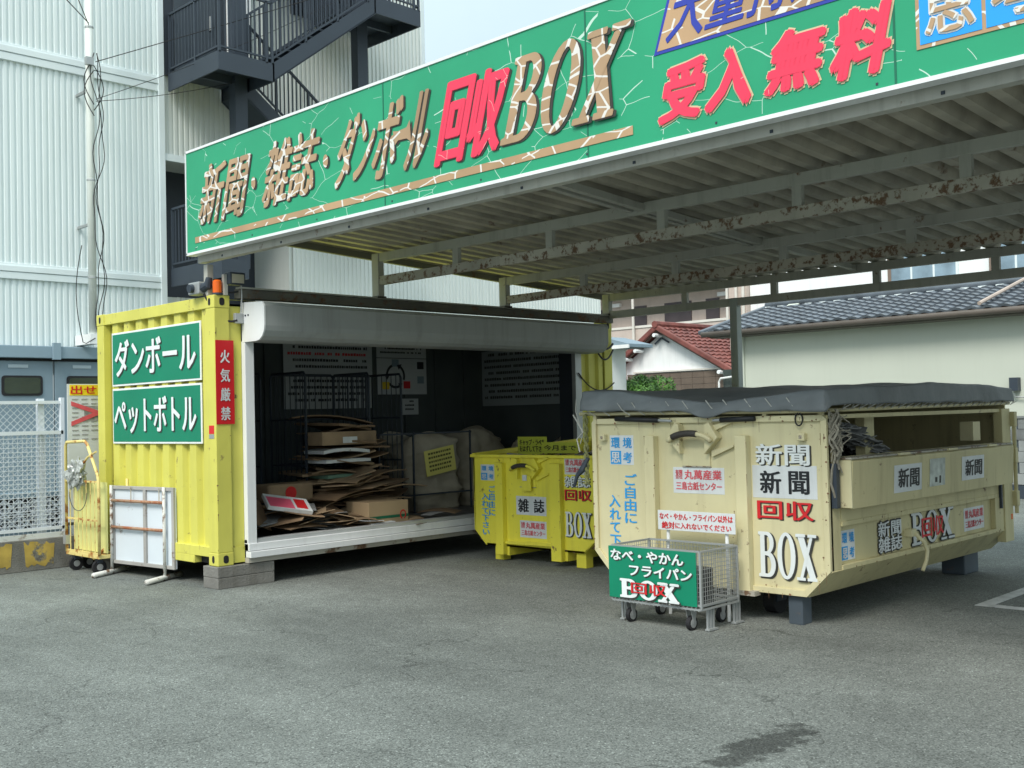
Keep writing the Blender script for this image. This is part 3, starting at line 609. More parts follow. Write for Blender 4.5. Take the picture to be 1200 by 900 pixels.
cb = thing('far_corner_cables', 'black cables looped round the far yellow corner post of the container', 'cable', (5.7, -.03, 2.6))
MB().tube(sag((5.42, -.20, 2.52), (5.95, -.03, 2.50), .09), .015, 6).build('cable', M_RUBBER, cb); MB().tube(sag((5.42, -.20, 2.38), (5.95, -.03, 2.42), .12), .012, 6).build('cable', M_RUBBER, cb); MB().tube(sag((5.2, -.06, 2.1), (5.97, -.02, 1.98), .16), .009, 6).build('cable', M_RUBBER, cb)
# concrete packing blocks
for i, (x0, y0, nm) in enumerate(((-.03, -.04, 'under the near corner of the yellow container'), (-.03, 2.2, 'under the back left corner of the yellow container'), (5.4, -.02, 'under the far front corner of the yellow container'))):
    for j, (z0, z1) in enumerate(((0, .104), (.106, .208))):
        o = bx('concrete_block', M_CONC, None, x0+R(-.006, .006), y0, z0, x0+.62+R(-.006, .006), y0+.27, z1, bevel=.006)
        tag(o, ('lower' if j == 0 else 'upper')+' weathered concrete slab '+nm, 'block', 'concrete slabs packed under the container')

# ------------------------------------------------------------------ things inside the container
def poster(box, F, label, rows, cols, m=M_STICK, red=(), extra=None, pm=M_BLACK):
    t = plate(None, 'poster', F, box, m, 0, .006); tag(t, label, 'poster')
    u0, u1, v0, v1 = box; mb = {0: MB(), 1: MB()}
    rh = (v1-v0)/(rows+1)
    for r in range(rows):
        v = v1-rh*(r+.85); u = u0+.06+(.0 if r % 3 else .08)
        while u < u1-.10:
            wd = rh*R(.25, .5)
            if R(0, 1) < .9: mb[1 if r in red else 0].prism([(u, v), (u+wd, v), (u+wd, v+rh*R(.35, .5)), (u, v+rh*.42)], lambda a, b, t_: F(a, b, t_), .0065, .0075)
            u += wd+rh*.1
    if mb[0].v: mb[0].build('print_lines', pm, t, kind='stuff')
    if mb[1].v: mb[1].build('red_print_lines', M_RED, t, kind='stuff')
    return t
FB = FY(2.297)
M_POST = mat('dim_white_poster', (.52, .55, .56), .6, var=.05)
poster((2.30, 3.70, 2.15, 2.56), FB, 'white poster with rows of black and red lettering at the top of the back wall', 4, 0, M_POST, red=(1,))
poster((2.30, 3.68, 1.72, 2.13), FB, 'lower white poster behind the wire cages on the back wall', 4, 0, M_POST)
p2 = poster((3.78, 4.66, 2.40, 2.56), FB, 'narrow white caption strip above the recycling poster', 2, 0, M_POST)
p2 = plate(None, 'poster', FB, (3.78, 4.66, 1.90, 2.39), M_POST, 0, .006); tag(p2, 'white poster with three curved black arrows in a ring and coloured pictures', 'poster')
for k in range(3):
    mb = MB(); a0 = 100+k*120; A = arc(4.10, 2.15, .17, .17, a0, a0+75, 8); B = arc(4.10, 2.15, .135, .135, a0, a0+75, 8)
    mb.strip([FB(a, b, .0075) for a, b in A], [FB(a, b, .0075) for a, b in B]); c = RAD(a0+75); e = RAD(a0+100)
    mb.poly([FB(4.10+.20*cos(c), 2.15+.20*sin(c), .0078), FB(4.10+.105*cos(c), 2.15+.105*sin(c), .0078), FB(4.10+.155*cos(e), 2.15+.155*sin(e), .0078)]); mb.build('curved_arrow', M_BLACK, p2)
for u, v, m in ((3.93, 2.02, M_YSTRIP), (4.3, 2.03, M_RED), (4.10, 2.33, M_SLATE), (4.55, 2.3, M_BLACK), (4.55, 2.1, M_SLATE)): plate(p2, 'picture_patch', FB, (u-.06, u+.06, v-.05, v+.05), m, .0066, .001)
poster((4.2, 4.5, 1.62, 1.84), FB, 'small square white notice below the recycling poster', 3, 0, M_POST)
FR = FX(5.785)
poster((-2.33, -.62, 1.72, 2.52), FR, 'large white framed notice with many rows of small writing on the far end wall', 8, 0, mat('dim_grey_notice', (.32, .36, .37), .6), pm=M_SHADOW)
def roll_cage(name, label, x0, x1, y0, y1, z0, z1, m, grp=None):
    t = thing(name, label, 'roll cage', ((x0+x1)/2, (y0+y1)/2, z0), group=grp)
    zb = z0+.14
    bx('base_frame', m, t, x0, y0, zb, x1, y1, zb+.03)
    for (xa, ya, xb, yb) in ((x0, y0, x0, y1), (x1, y0, x1, y1), (x0, y1, x1, y1)):
        mb = MB(); mb.tube([(xa, ya, zb), (xa, ya, z1-.04), (xa*.96+xb*.04, ya*.96+yb*.04, z1), (xa*.04+xb*.96, ya*.04+yb*.96, z1), (xb, yb, z1-.04), (xb, yb, zb)], .016, 6)
        for f in (.33, .66): mb.bar((xa, ya, zb+(z1-zb)*f), (xb, yb, zb+(z1-zb)*f), .012, .02)
        n = max(3, int(math.hypot(xb-xa, yb-ya)/.09))
        for i in range(1, n): mb.bar((xa+(xb-xa)*i/n, ya+(yb-ya)*i/n, zb), (xa+(xb-xa)*i/n, ya+(yb-ya)*i/n, z1), .008, .008)
        mb.build('side_frame', m, t)
    for x in (x0+.06, x1-.06):
        for y in (y0+.06, y1-.06): MB().tube([(x-.015, y, z0+.06), (x+.015, y, z0+.06)], .06, 12).build('caster', M_RUBBER, t)
    return t
M_CAGE = mat('dark_blue_cage_paint', (.03, .04, .055), .5)
roll_cage('roll_cage', 'dark wire roll cage full of flattened cardboard, left one in the container', 1.72, 2.62, 1.0, 1.7, .40, 2.12, M_CAGE, 'dark roll cages in the container')
roll_cage('roll_cage', 'dark wire roll cage beside the cardboard stack, right one in the container', 2.70, 3.24, 1.15, 1.8, .40, 2.12, M_CAGE, 'dark roll cages in the container')
roll_cage('roll_cage', 'dark wire roll cage standing at the far left behind the pile of boxes', .55, 1.45, 1.5, 2.2, .40, 2.12, M_CAGE, 'dark roll cages in the container')
def sheet(x, y, z, sx, sy, th, rz, rx, ry, m, label, grp, name='cardboard_sheet', cat='cardboard'):
    mb = MB(); cv = R(-.07, .07)*sx; kk = R(-.03, .03); n_ = 7; tn = [R(0, .04)*sx for _ in range(n_+1)]; te = [R(-.02, .02)*sy for _ in range(n_+1)]
    def zf(i, j): return cv*(4*(i/n_)*(1-i/n_))+kk*(j/3)*(i/n_)+te[i]*.3*(j/3)
    def pt(i, j, h): return (-sx/2+sx*i/n_+(tn[j] if i == n_ else 0), (-sy/2+sy*j/3)+(te[i] if j in (0, 3) else 0), zf(i, j)+h)
    mb.grid(lambda u, v: pt(round(u*n_), round(v*3), 0), n_, 3)
    o = mb.build(name, m, None, solid=th); o.location = (x, y, z); o.rotation_euler = (rx, ry, rz)
    return tag(o, label, cat, grp)
ORDN = ['lowest', 'second', 'third', 'fourth', 'fifth', 'sixth', 'seventh', 'eighth', 'ninth', 'tenth', 'eleventh', 'twelfth', 'thirteenth', 'fourteenth', 'fifteenth', 'sixteenth', 'seventeenth', 'eighteenth', 'nineteenth', 'twentieth']
ORDN += ['twenty '+w_ for w_ in ORDN[:12]]+['thirty '+w_ for w_ in ORDN[:12]]
z = .62; ns = 0
while z < 1.56:
    th = R(.008, .03); ns += 1; mm = random.choice((M_CARD, M_CARD, M_CARD2))
    sheet(2.25+R(-.12, .12), 1.15+R(-.12, .05), z, R(.5, 1.0), R(.45, .75), th, R(-.5, .5), R(-.08, .08), R(-.15, .15), mm, 'flattened cardboard in left roll cage, %s from the stack bottom' % ORDN[ns-1], 'flattened cardboard stacked in the roll cage')
    z += th+R(.012, .03)
for u0, u1, z, m in ((1.92, 2.42, 1.36, M_CARD2),):
    bo = thing('cardboard_box', 'long shallow tan box with a white label on the cardboard stack', 'box', (2.1, .75, 1.30)); bx('box_body', M_CARD2, bo, 1.74, .72, 1.29, 2.50, 1.0, 1.44, bevel=.004); bx('label_patch', M_STICK, bo, 2.02, .714, 1.31, 2.22, .719, 1.38)
for z_, c in ((1.21, M_STICK), (1.11, M_STICK), (.93, mat('dull_green_print', (.12, .22, .16), .6))):
    sheet(2.05+R(-.05, .05), .86, z_, .62, .4, .035, R(-.05, .05), 0, R(-.04, .04), c, ('upper' if z_ > 1.2 else 'lower')+' pale printed board edge in the middle of the cardboard stack' if c is M_STICK else 'greenish printed board low in the cardboard stack', 'pale boards in the cardboard stack')
for k in range(16):
    sheet(2.35+R(-.5, .35), .75+R(-.15, .2), .64+.022*k, R(.5, 1.0), R(.3, .5), R(.006, .014), R(-.5, .5), R(-.08, .08), R(-.16, .05), (M_CARD if k % 2 else M_CARD2), ('darker' if k % 2 else 'paler')+' brown loose cardboard sliding out '+('left' if k % 4 < 2 else 'right')+' of the stack foot', 'loose cardboard at the foot of the stack')
for k in range(34):
    x = R(.55, 1.9); y = R(.2, .75); zz = .43+.008*k*(1-.35*(x-.5))+R(0, .03)
    m = random.choice((M_CARD, M_CARD2, M_CARD2, M_PAPER, M_CARD)); 
    sheet(x, y, max(.42, zz), R(.3, .6), R(.2, .42), R(.004, .01), R(0, 3), R(-.22, .22), R(-.25, .25), m, {'brown_cardboard': 'dark brown torn card', 'pale_cardboard': 'pale tan torn card', 'grey_newsprint': 'grey torn newsprint'}[m.name]+' in the floor heap, '+('close to the left jamb' if x < 1.0 else 'in its middle' if x < 1.45 else 'next to the green striped box'), 'scraps heaped on the container floor')
for k in range(14):
    sheet(R(1.2, 3.1), R(.14, .45), .41+.006*k, R(.2, .5), R(.12, .3), R(.004, .008), R(0, 3), R(-.06, .06), R(-.06, .06), (M_CARD, M_CARD2, M_STICK, M_PAPER)[k % 4], 'thin flat '+('brown', 'tan', 'white', 'grey')[k % 4]+' scrap lying on the floor along the sill', 'scraps along the sill')
o = sheet(.62, .35, .68, .50, .36, .012, .5, RAD(62), .3, M_CARD, 'large brown board leaning at the left end behind the sill', None)
o = sheet(.60, .62, .85, .55, .6, .012, 1.2, RAD(70), .1, M_CARD, 'tall brown board standing against the left end wall', None)
pk = thing('printed_carton', 'flat white carton with pink and red print lying tilted on the pile', 'box', (.97, .28, .72), .15, local=True); pk.rotation_euler = (.42, .18, -.25)
MB().box(-.24, -.14, -.02, .24, .14, .02).build('carton_body', M_STICK, pk); MB().box(-.22, -.13, .0205, .05, .08, .022).build('pink_print', mat('pink_print', (.75, .12, .2), .5), pk); MB().box(.08, -.10, .0205, .2, .10, .022).build('red_print', M_RED, pk)
wb = thing('oval_print_box', 'pale open box with a red oval print on top of the pile', 'box', (1.25, .85, .78)); 
MB().box(1.02, .70, .70, 1.60, 1.0, .90).build('box_body', M_CARD2, wb, bevel=.03); MB().tube([(1.30, .694, .80), (1.30, .699, .80)], .07, 16).build('oval_print', M_RED, wb)
gb = thing('striped_box', 'closed tan cardboard box with a green stripe on the container sill', 'box', (2.22, .45, .44))
bx('box_body', mat('clean_cardboard', (.44, .32, .19), .8, var=.06), gb, 1.96, .20, .42, 2.52, .60, .66, bevel=.004); bx('green_stripe', mat('green_stripe', (.01, .13, .07), .5), gb, 1.975, .1965, .475, 2.52, .1995, .505)
bx('green_stripe', mat('green_stripe', (.01, .13, .07), .5), gb, 1.9565, .21, .475, 1.9595, .59, .505)
mb = MB(); A = arc(2.44, .50, .045, .055, -70, 250, 12); B = arc(2.44, .50, .03, .04, -70, 250, 12); mb.strip([(a, .1955, b) for a, b in A], [(a, .1955, b) for a, b in B]); mb.build('red_mark', M_RED, gb)
def bag(x0, x1, y0, y1, z0, z1, label, sd):
    rn = random.Random(sd); ph = [rn.uniform(0, 6) for _ in range(6)]; cx, cy, hx, hy = (x0+x1)/2, (y0+y1)/2, (x1-x0)/2, (y1-y0)/2
    def fn(u, v):
        a = 2*pi*u; k = 4.0; c, s = cos(a), sin(a); r = (abs(c)**k+abs(s)**k)**(-1/k)*(1+.10*MN.noise(Vector((c*2.2, s*2.2, v*4+sd*9)))+.07*abs(MN.noise(Vector((c*3, s*3, v*13+sd*5)))))
        bulge = 1-.10*abs(2*v-1)**3-.03*sin(v*19+ph[0]+2*sin(a*2))-.02*sin(a*9+v*7+ph[1])-.012*sin(v*47+a*3)
        zt = z0+(z1-z0)*v+(.05*sin(a*2+ph[2])+.04*sin(a*3+ph[3]))*v**4
        return (cx+hx*r*c*bulge, cy+hy*r*s*bulge, zt)
    mb = MB(); mb.grid(fn, 60, 34); n = 61
    o = mb.build('bulk_bag', M_BAG, None, smooth=True, solid=.01); tag(o, label, 'bag', 'bulk bags in the container'); return o
bag(3.36, 4.24, 1.1, 1.9, .40, 1.33, 'full beige woven bulk bag with a pale yellow notice hanging on its front', 1)
bag(4.34, 5.16, 1.2, 2.0, .40, 1.36, 'beige woven bulk bag partly hidden behind the small yellow skip', 2)
bag(5.0, 5.76, .5, 1.1, .40, 1.22, 'beige bulk bag slumped in the far corner of the container', 3)
mb = MB()
for a, b in (((2.75, 1.03), (4.3, 1.03)),): 
    for z in (.62, 1.38): mb.bar((a[0], a[1], z), (b[0], b[1], z), .02, .02)
for x in (2.78, 3.32, 4.28): mb.bar((x, 1.03, .4), (x, 1.03, 1.40), .02, .02)
o = mb.build('steel_rack', M_CAGE, None); tag(o, 'thin dark steel frame holding the woven bags', 'frame')
nt_ = thing('bag_notice', 'tilted pale yellow notice with rows of writing on the beige bag', 'notice', (3.73, 1.0, 1.03), local=True); nt_.rotation_euler = (0, -.14, 0)
FT = lambda u, v, d: Vector((u, -d, v)); plate(nt_, 'notice_card', FT, (-.25, .25, -.16, .16), M_YPLATE, 0, .004); mb = MB()
for r in range(5):
    u = -.19
    while u < .18: wd = R(.02, .04); mb.prism([(u, .10-r*.052), (u+wd, .10-r*.052), (u+wd, .125-r*.052), (u, .125-r*.052)], lambda a, b, t: FT(a, b, t), .0045, .0055); u += wd+.01
mb.build('print_lines', mat('olive_print', (.10, .10, .02), .6), nt_, kind='stuff')

# ================================================================== CANOPY
cn = thing('canopy', 'long low canopy of folded sheet roofing on rusty grey steel trusses', 'canopy', (0, 0, 2.8))
YE = -13.4  # canopy run continued out of view, its added length shades the skip side
def roof_z(x): return 3.515-.052*x
# near gutter beam carrying the sign
bx('sign_beam', M_STEEL, cn, -.015, YE, 3.125, .06, .26, 3.20, bevel=.004); bx('sign_beam', M_STEEL, cn, -.015, YE, 3.98, .06, .26, 4.06)
mb = MB(); rp = .2105; x0_, x1_ = .062, 6.28
def prof(y): return [(y, 0), (y+.055, .0), (y+.085, .085), (y+.155, .085), (y+.185, 0), (y+rp, 0)]
mb.strip([(x0_, a, roof_z(x0_)+b) for a, b in prof(0)], [(x1_, a, roof_z(x1_)+b) for a, b in prof(0)])
s0 = mb.build('roof_sheet', M_ROOF, cn, fix=False, solid=.002); s0.location.y = .30-rp
for k in range(2, 66): copychild(s0, dy=-rp*(k-1))
def chord(x, zt, h, m, y0=.05, y1=YE, w_=.055, nm='chord'): return bx(nm, m, cn, x-w_/2, y1, zt-h, x+w_/2, y0, zt, bevel=.003)
TR = ((2.0, 3.365, 3.115, M_RUSTY, M_STEEL), (3.95, 3.245, 3.02, M_RUSTY2, M_STEEL), (5.9, 3.16, 2.93, M_STEEL, M_STEEL))
for x, zu, zl, ml, mu in TR:
    chord(x, zu, .095, mu, nm='upper_chord'); chord(x, zl, .095, ml, nm='lower_chord')
    for k in range(10):
        y = -1.26-1.275*k
        bx('web', M_STEEL, cn, x-.024, y-.04, zl, x+.024, y+.04, zu-.095)
    bx('column_stub', M_STEEL, cn, x-.04, -.05, 2.885, x+.04, .06, zu, bevel=.003); bx('base_plate', mat('dark_base_plate', (.12, .11, .09), .7, rust=.3), cn, x-.06, -.06, 2.875, x+.06, .07, 2.90)
bx('end_chord', mat('olive_stained_steel', (.30, .31, .20), .7, rust=.2), cn, 6.08, YE, 3.11, 6.14, .05, 3.19)
bx('column_stub', M_STEEL, cn, .0, .11, 2.80, .06, .18, 3.10)
bx('container_beam', mat('grimy_channel', (.15, .145, .125), .8, var=.3, rust=.42, rs=8), cn, .25, -.05, 2.775, 5.95, .05, 2.865, bevel=.004)
bx('container_beam_lip', M_STEEL, cn, .25, -.06, 2.868, 5.95, .02, 2.885)
mb = MB(); mb.bar((.06, .28, roof_z(.06)-.03), (6.25, .28, roof_z(6.25)-.03), .05, .07); mb.build('edge_beam', mat('dark_edge_channel', (.14, .14, .12), .7, rust=.2), cn)
for y, xa, xb in ((-3.62, .1, 2.0), (-3.50, .1, 2.0), (-3.56, 2.0, 3.95), (-3.46, 2.0, 3.95), (-3.56, 3.95, 5.9), (-7.4, .1, 5.9)):
    MB().bar((xa, y, roof_z(xa)-.06), (xb, y, roof_z(xb)-.09), .06, .06).build('cross_joist', M_STEEL, cn, bevel=.003)
for x, zu, y in ((5.9, 2.93, -1.99), (5.9, 2.93, YE+.1), (2.0, 3.1, YE+.1), (.03, 3.15, YE+.1)): bx('column', mat('pale_column_paint', (.38, .42, .40), .6, streak=.3, rust=.05), cn, x-.05, y-.05, 0, x+.05, y+.05, zu, bevel=.004)
# ------------------------------------------------------------------ FASCIA SIGN
sg = thing('fascia_sign', 'long green sign on the canopy edge with bronze and red Japanese lettering and cracked film', 'sign', (-.07, -2, 3.19))
FS = FX(-.12); FS_REF[0] = FS; SZ0, SZ1 = 3.195, 4.195
for a, b in ((.265, -2.748), (-2.752, -4.803), (-4.807, -6.853), (-6.857, -8.90), (-8.905, -10.95), (-10.955, YE)):
    plate(sg, 'sign_panel', FS, (-a, -b, SZ0+.012, SZ1-.012), M_SIGN, -.08, .08)
for z0, z1 in ((SZ0-.006, SZ0+.018), (SZ1-.018, SZ1+.004)): bx('edge_trim', M_HWHITE, sg, -.128, YE, z0, -.03, .275, z1)
bx('edge_trim', M_HWHITE, sg, -.128, .262, SZ0, -.03, .278, SZ1)
for y in (-2.75, -4.805, -6.855, -8.9025, -10.9525): bx('seam_strip', mat('dark_green_seam', (.01, .14, .08), .5), sg, -.1225, y-.006, SZ0+.02, -.119, y+.006, SZ1-.02)
for k in range(12):
    y = .1-.98*k; bx('fixing_screw', M_CHAR, sg, -.1235, y, 3.235, -.119, y+.012, 3.247); bx('fixing_bolt', M_CHAR, sg, -.02, y-.3, 3.14, -.014, y-.28, 3.158)
sk = dict(shear=.17, d=.004)
def st_(body, box, m, fat=.012, fv=.008, off=.015, sh=(.013, -.009), **k):
    kw = dict(sk); kw.update(k); return shadowed(sg, body, FS, box, m, M_SHADOW, sh=sh, off=off, fat=fat, fatv=fv, **kw)
st_('新聞', (.03, .80, 3.445, 3.995), M_BROWN, fat=.012); st_('雑誌', (1.12, 1.87, 3.455, 4.00), M_BROWN, fat=.012)
for u in (.92, 2.0):
    for dd, m, s in ((.004, M_SHADOW, .02), (.009, M_BROWN, 0)):
        mb = MB(); mb.poly([FS(u+s+.035*cos(RAD(a)), 3.70-s*.6+.055*sin(RAD(a)), dd) for a in range(0, 360, 30)]); mb.build('middle_dot', m, sg)
st_('ダン', (2.18, 2.62, 3.45, 4.0), M_BROWN, fat=.012); st_('ボ', (2.66, 2.93, 3.44, 4.02), M_BROWN, fat=.012)
for dd, m, s in ((.004, M_SHADOW, .02), (.009, M_BROWN, 0)):
    mb = MB(); mb.poly([FS(a+s, b-s*.6, dd) for a, b in ((2.87, 3.77), (2.89, 3.66), (2.93, 3.69), (3.03, 3.685), (3.08, 3.65), (3.07, 3.82), (3.03, 3.77), (2.93, 3.76))]); mb.build('lettering', m, sg)
st_('ル', (3.07, 3.28, 3.45, 4.0), M_BROWN, fat=.012)
st_('回', (3.435, 3.70, 3.42, 3.99), M_PINK, fat=.022, fv=.012); st_('収', (3.745, 4.06, 3.42, 3.99), M_PINK, fat=.022, fv=.012)
st_('SERIF', (4.11, 5.10, 3.445, 4.0), M_BROWN, fat=.008, fv=.008, sh=(.018, -.010))
plate(sg, 'underline_bar', FS, (-.11, 5.17, 3.292, 3.348), M_BROWNB, .002, .003)
# blue lettered panel
mb = MB(); mb.prism([(5.345, 3.735), (7.45, 3.735), (7.60, 4.18), (5.50, 4.18)], lambda a, b, t: FS(a, b, t), .001, .004); mb.build('slanted_panel', M_NAVY, sg)
mb = MB(); mb.prism([(5.372, 3.755), (7.43, 3.755), (7.575, 4.165), (5.52, 4.165)], lambda a, b, t: FS(a, b, t), .0045, .006); mb.build('slanted_panel_face', M_BROWNB, sg)
letters(sg, '大量持込も歓迎', FS, (5.49, 7.42, 3.79, 4.11), M_NAVY, off=.025, shear=.11, d=.008, fat=.005)
for body, bxs in (('受', (5.42, 5.69, 3.315, 3.64)), ('入', (5.755, 6.03, 3.315, 3.64)), ('無', (6.15, 6.455, 3.325, 3.64)), ('料', (6.54, 6.835, 3.31, 3.65))):
    letters(sg, body, FS, bxs, mat('pale_outline_print', (.62, .50, .32), .5), off=.03, shear=.08, d=.003, fat=.030, fatv=.026, name='letter_outline')
    letters(sg, body, FS, bxs, M_PINK, off=.03, shear=.08, d=.011, fat=.020, fatv=.014)
plate(sg, 'logo_backing', FS, (6.97, 7.64, 3.36, 4.02), M_BROWNB, .002, .003)
for u in (6.99, 7.315):
    for v in (3.38, 3.70):
        plate(sg, 'logo_square', FS, (u, u+.305, v, v+.30), M_AZURE if True else M_STICK, .0055, .002)
for body, u, v in (('思', 6.99, 3.38), ('考', 7.315, 3.38), ('環', 6.99, 3.70), ('境', 7.315, 3.70)):
    letters(sg, body, FS, (u+.035, u+.27, v+.035, v+.265), M_STICK, off=.03, d=.009, fat=.012, name='letter_outline'); letters(sg, body, FS, (u+.035, u+.27, v+.035, v+.265), M_BROWN, off=.02, d=.014, fat=.003)

# ================================================================== paint chips
M_CHIP = mat('bare_rust', (.20, .11, .06), .85, var=.5, vs=30)
def chips(p, F, lines, n, seed, smax=.016, run_=.3):
    rn = random.Random(seed); mb = MB()
    for (a, b) in lines:
        L_ = math.hypot(b[0]-a[0], b[1]-a[1])
        for _ in range(int(n*L_*.55)+1):
            t = rn.random(); u = a[0]+(b[0]-a[0])*t+rn.gauss(0, .006); v = a[1]+(b[1]-a[1])*t+rn.gauss(0, .006); s_ = (smax*rn.random()**2+.0015)*.75; k = rn.randint(5, 8)
            P = [(u+s_*rn.uniform(.5, 1.2)*cos(2*pi*i/k), v+s_*rn.uniform(.4, 1.0)*sin(2*pi*i/k)) for i in range(k)]
            mb.poly([F(x, y, 0) for x, y in P])
            if rn.random() < run_: l = rn.uniform(.02, .09); mb.poly([F(u-.002, v, .0002), F(u+.002, v, .0002), F(u+.0008, v-l, .0002), F(u-.0008, v-l, .0002)])
    return mb.build('paint_chips', M_CHIP, p, fix=False, kind='stuff')
FXo = lambda x: (lambda u, v, d: Vector((x-.0012-d, -u, v)))
FYo = lambda y: (lambda u, v, d: Vector((u, y-.0012-d, v)))
chips(ct, FXo(.003), [((-.012, .35), (-.012, 2.6)), ((-.15, .4), (-.15, 2.5))], 9, 1)
chips(ct, FXo(.005), [((-2.3, .225), (-.5, .225)), ((-2.3, .38), (-.2, .38))], 7, 2)
chips(ct, FYo(.0), [((.012, .35), (.012, 2.6)), ((.158, .4), (.158, 2.6))], 8, 3); chips(ct, FXo(.01), [((-2.3, 2.70), (-.2, 2.70)), ((-2.3, 2.78), (-.2, 2.78))], 5, 4, .01)

# ================================================================== HOOK-LIFT SKIPS
def rim(p, pts, F, wd, d, m):
    """raised edge strip round a face outline (one bar per side)"""
    n = len(pts); mb = MB(); cx = sum(a for a, b in pts)/n; cy = sum(b for a, b in pts)/n
    inn = []
    for i in range(n):
        a, b, c = Vector(pts[i-1]), Vector(pts[i]), Vector(pts[(i+1) % n])
        e1 = (b-a).normalized(); e2 = (c-b).normalized(); n1 = Vector((-e1.y, e1.x)); n2 = Vector((-e2.y, e2.x))
        q = b + (n1+n2)*(wd/(1+n1.dot(n2)))
        if (q-Vector((cx, cy))).length > (b-Vector((cx, cy))).length: q = b - (n1+n2)*(wd/(1+n1.dot(n2)))
        inn.append(q)
    for i in range(n):
        j = (i+1) % n; mb.prism([tuple(pts[i]), tuple(pts[j]), tuple(inn[j]), tuple(inn[i])], lambda u, v, t: F(u, v, t), 0, d)
    return mb.build('face_rim', m, p, bevel=.004)
def hook(p, F, uc, vt, m, s=1.0):
    plate(p, 'hook_plate', F, (uc-.13*s, uc+.13*s, vt-.345*s, vt-.10*s), m, 0, .012*s, bevel=.004)
    plate(p, 'rust_line', F, (uc-.13*s, uc+.13*s, vt-.351*s, vt-.343*s), M_RUSTY2, 0, .014*s)
    for sg_ in (-1, 1):
        mb = MB(); P = [(uc+sg_*.115*s, vt-.25*s), (uc+sg_*.24*s, vt-.12*s), (uc+sg_*.16*s, vt+.0), (uc+sg_*.12*s, vt-.02*s)]
        mb.prism(P, lambda a, b, t: F(a, b, t), .0, .07*s); mb.build('hook_cheek', m, p, bevel=.006)
        for dv in (0, -.19*s):
            mb = MB(); mb.prism([(uc+sg_*.16*s, vt-.03*s+dv), (uc+sg_*.16*s, vt-.08*s+dv), (uc+sg_*.36*s, vt+.0*s+dv), (uc+sg_*.36*s, vt+.015*s+dv)], lambda a, b, t: F(a, b, t), 0, .03)
            if sg_ > 0: mb.build('gusset', m, p)
    A = [F(uc+.21*s*cos(RAD(a)), vt-.17*s+.085*s*sin(RAD(a)), .10*s) for a in range(165, 14, -15)]
    MB().tube(A, .020*s, 8).build('hook_bar', m, p, smooth=True)
    A = [F(uc+.21*s*cos(RAD(a)), vt-.17*s+.085*s*sin(RAD(a)), .10*s) for a in range(140, 60, -10)]
    MB().tube(A, .026*s, 8).build('grip_sleeve', M_BRASS, p, smooth=True)
def logo4(p, F, box, d=.002):
    u0, u1, v0, v1 = box; plate(p, 'logo_sticker', F, box, M_STICK, 0, d); um, vm = (u0+u1)/2, (v0+v1)/2; g = .006
    for body, a, b, inv in (('環', u0, vm, 0), ('境', um, vm, 0), ('思', u0, v0, 1), ('考', um, v0, 0)):
        a0, a1, b0, b1 = a+g, a+(u1-u0)/2-g, b+g, b+(v1-v0)/2-g
        if body == '思': plate(p, 'logo_square', F, (a0, a1, b0, b1), M_BLUE, d, .001)
        letters(p, body, F, (a0+.012, a1-.012, b0+.012, b1-.012), M_STICK if body == '思' else M_BLUE, off=.02, d=d+.003, fat=.002)
def company(p, F, box):
    u0, u1, v0, v1 = box; s = plate(p, 'company_sticker', F, box, M_STICK, 0, .002); w_, h = u1-u0, v1-v0
    letters(s, '有限\n会社', F, (u0+.05*w_, u0+.19*w_, v0+.55*h, v0+.90*h), M_REDF, off=.01, d=.004, line=.8)
    letters(s, '丸萬産業', F, (u0+.23*w_, u0+.95*w_, v0+.54*h, v0+.90*h), M_REDF, off=.02, d=.004, fat=.001); letters(s, '三島古紙センター', F, (u0+.06*w_, u0+.95*w_, v0+.13*h, v0+.44*h), M_REDF, off=.015, d=.004)
# ---- large cream skip
SX, SX1, SYR, SYL, ST_, SB_ = 1.70, 5.12, -5.43, -3.245, 1.53, .215
big = thing('newspaper_skip', 'large cream steel skip for newspaper with an open side hatch and tarpaulin on top', 'skip', (SX, -4.3, 0))
FX1 = FX(SX); pts = [(3.245, ST_-.03), (3.275, ST_), (5.40, ST_), (5.43, ST_-.03), (5.43, .41), (5.235, SB_), (3.44, SB_), (3.245, .42)]
mb = MB(); mb.prism(pts, lambda a, b, t: FX1(a, b, t), -.03, 0); mb.build('front_panel', M_CREAM, big)
rim(big, pts, FX1, .045, .022, M_CREAM)
for u in (3.83, 4.69):
    mb = MB(); mb.prism([(u, .20), (u+.10, .20), (u+.10, 1.385), (u, 1.385)], lambda a, b, t: FX1(a, b, t), 0, .07); mb.build('stiffener', M_CREAM, big, bevel=.006)
mb = MB(); mb.prism([(4.66, .19), (4.84, .19), (4.84, .225), (4.66, .225)], lambda a, b, t: FX1(a, b, t), .0, .085); mb.build('stiffener_foot', M_RUSTY, big)
hook(big, FX1, 4.30, 1.49, M_CREAM)
for u in (3.37, 5.235):
    plate(big, 'lifting_eye', FX1, (u-.03, u+.03, 1.345, 1.40), M_CREAM, 0, .045, bevel=.006); plate(big, 'eye_hole', FX1, (u-.012, u+.012, 1.36, 1.385), M_RUSTY2, .0455, .001)
MB().tube([FX1(5.22+.03*cos(RAD(a)), 1.50+.045*sin(RAD(a)), .03) for a in range(100, 441, 20)], .006, 6).build('wire_ring', M_BLACK, big)
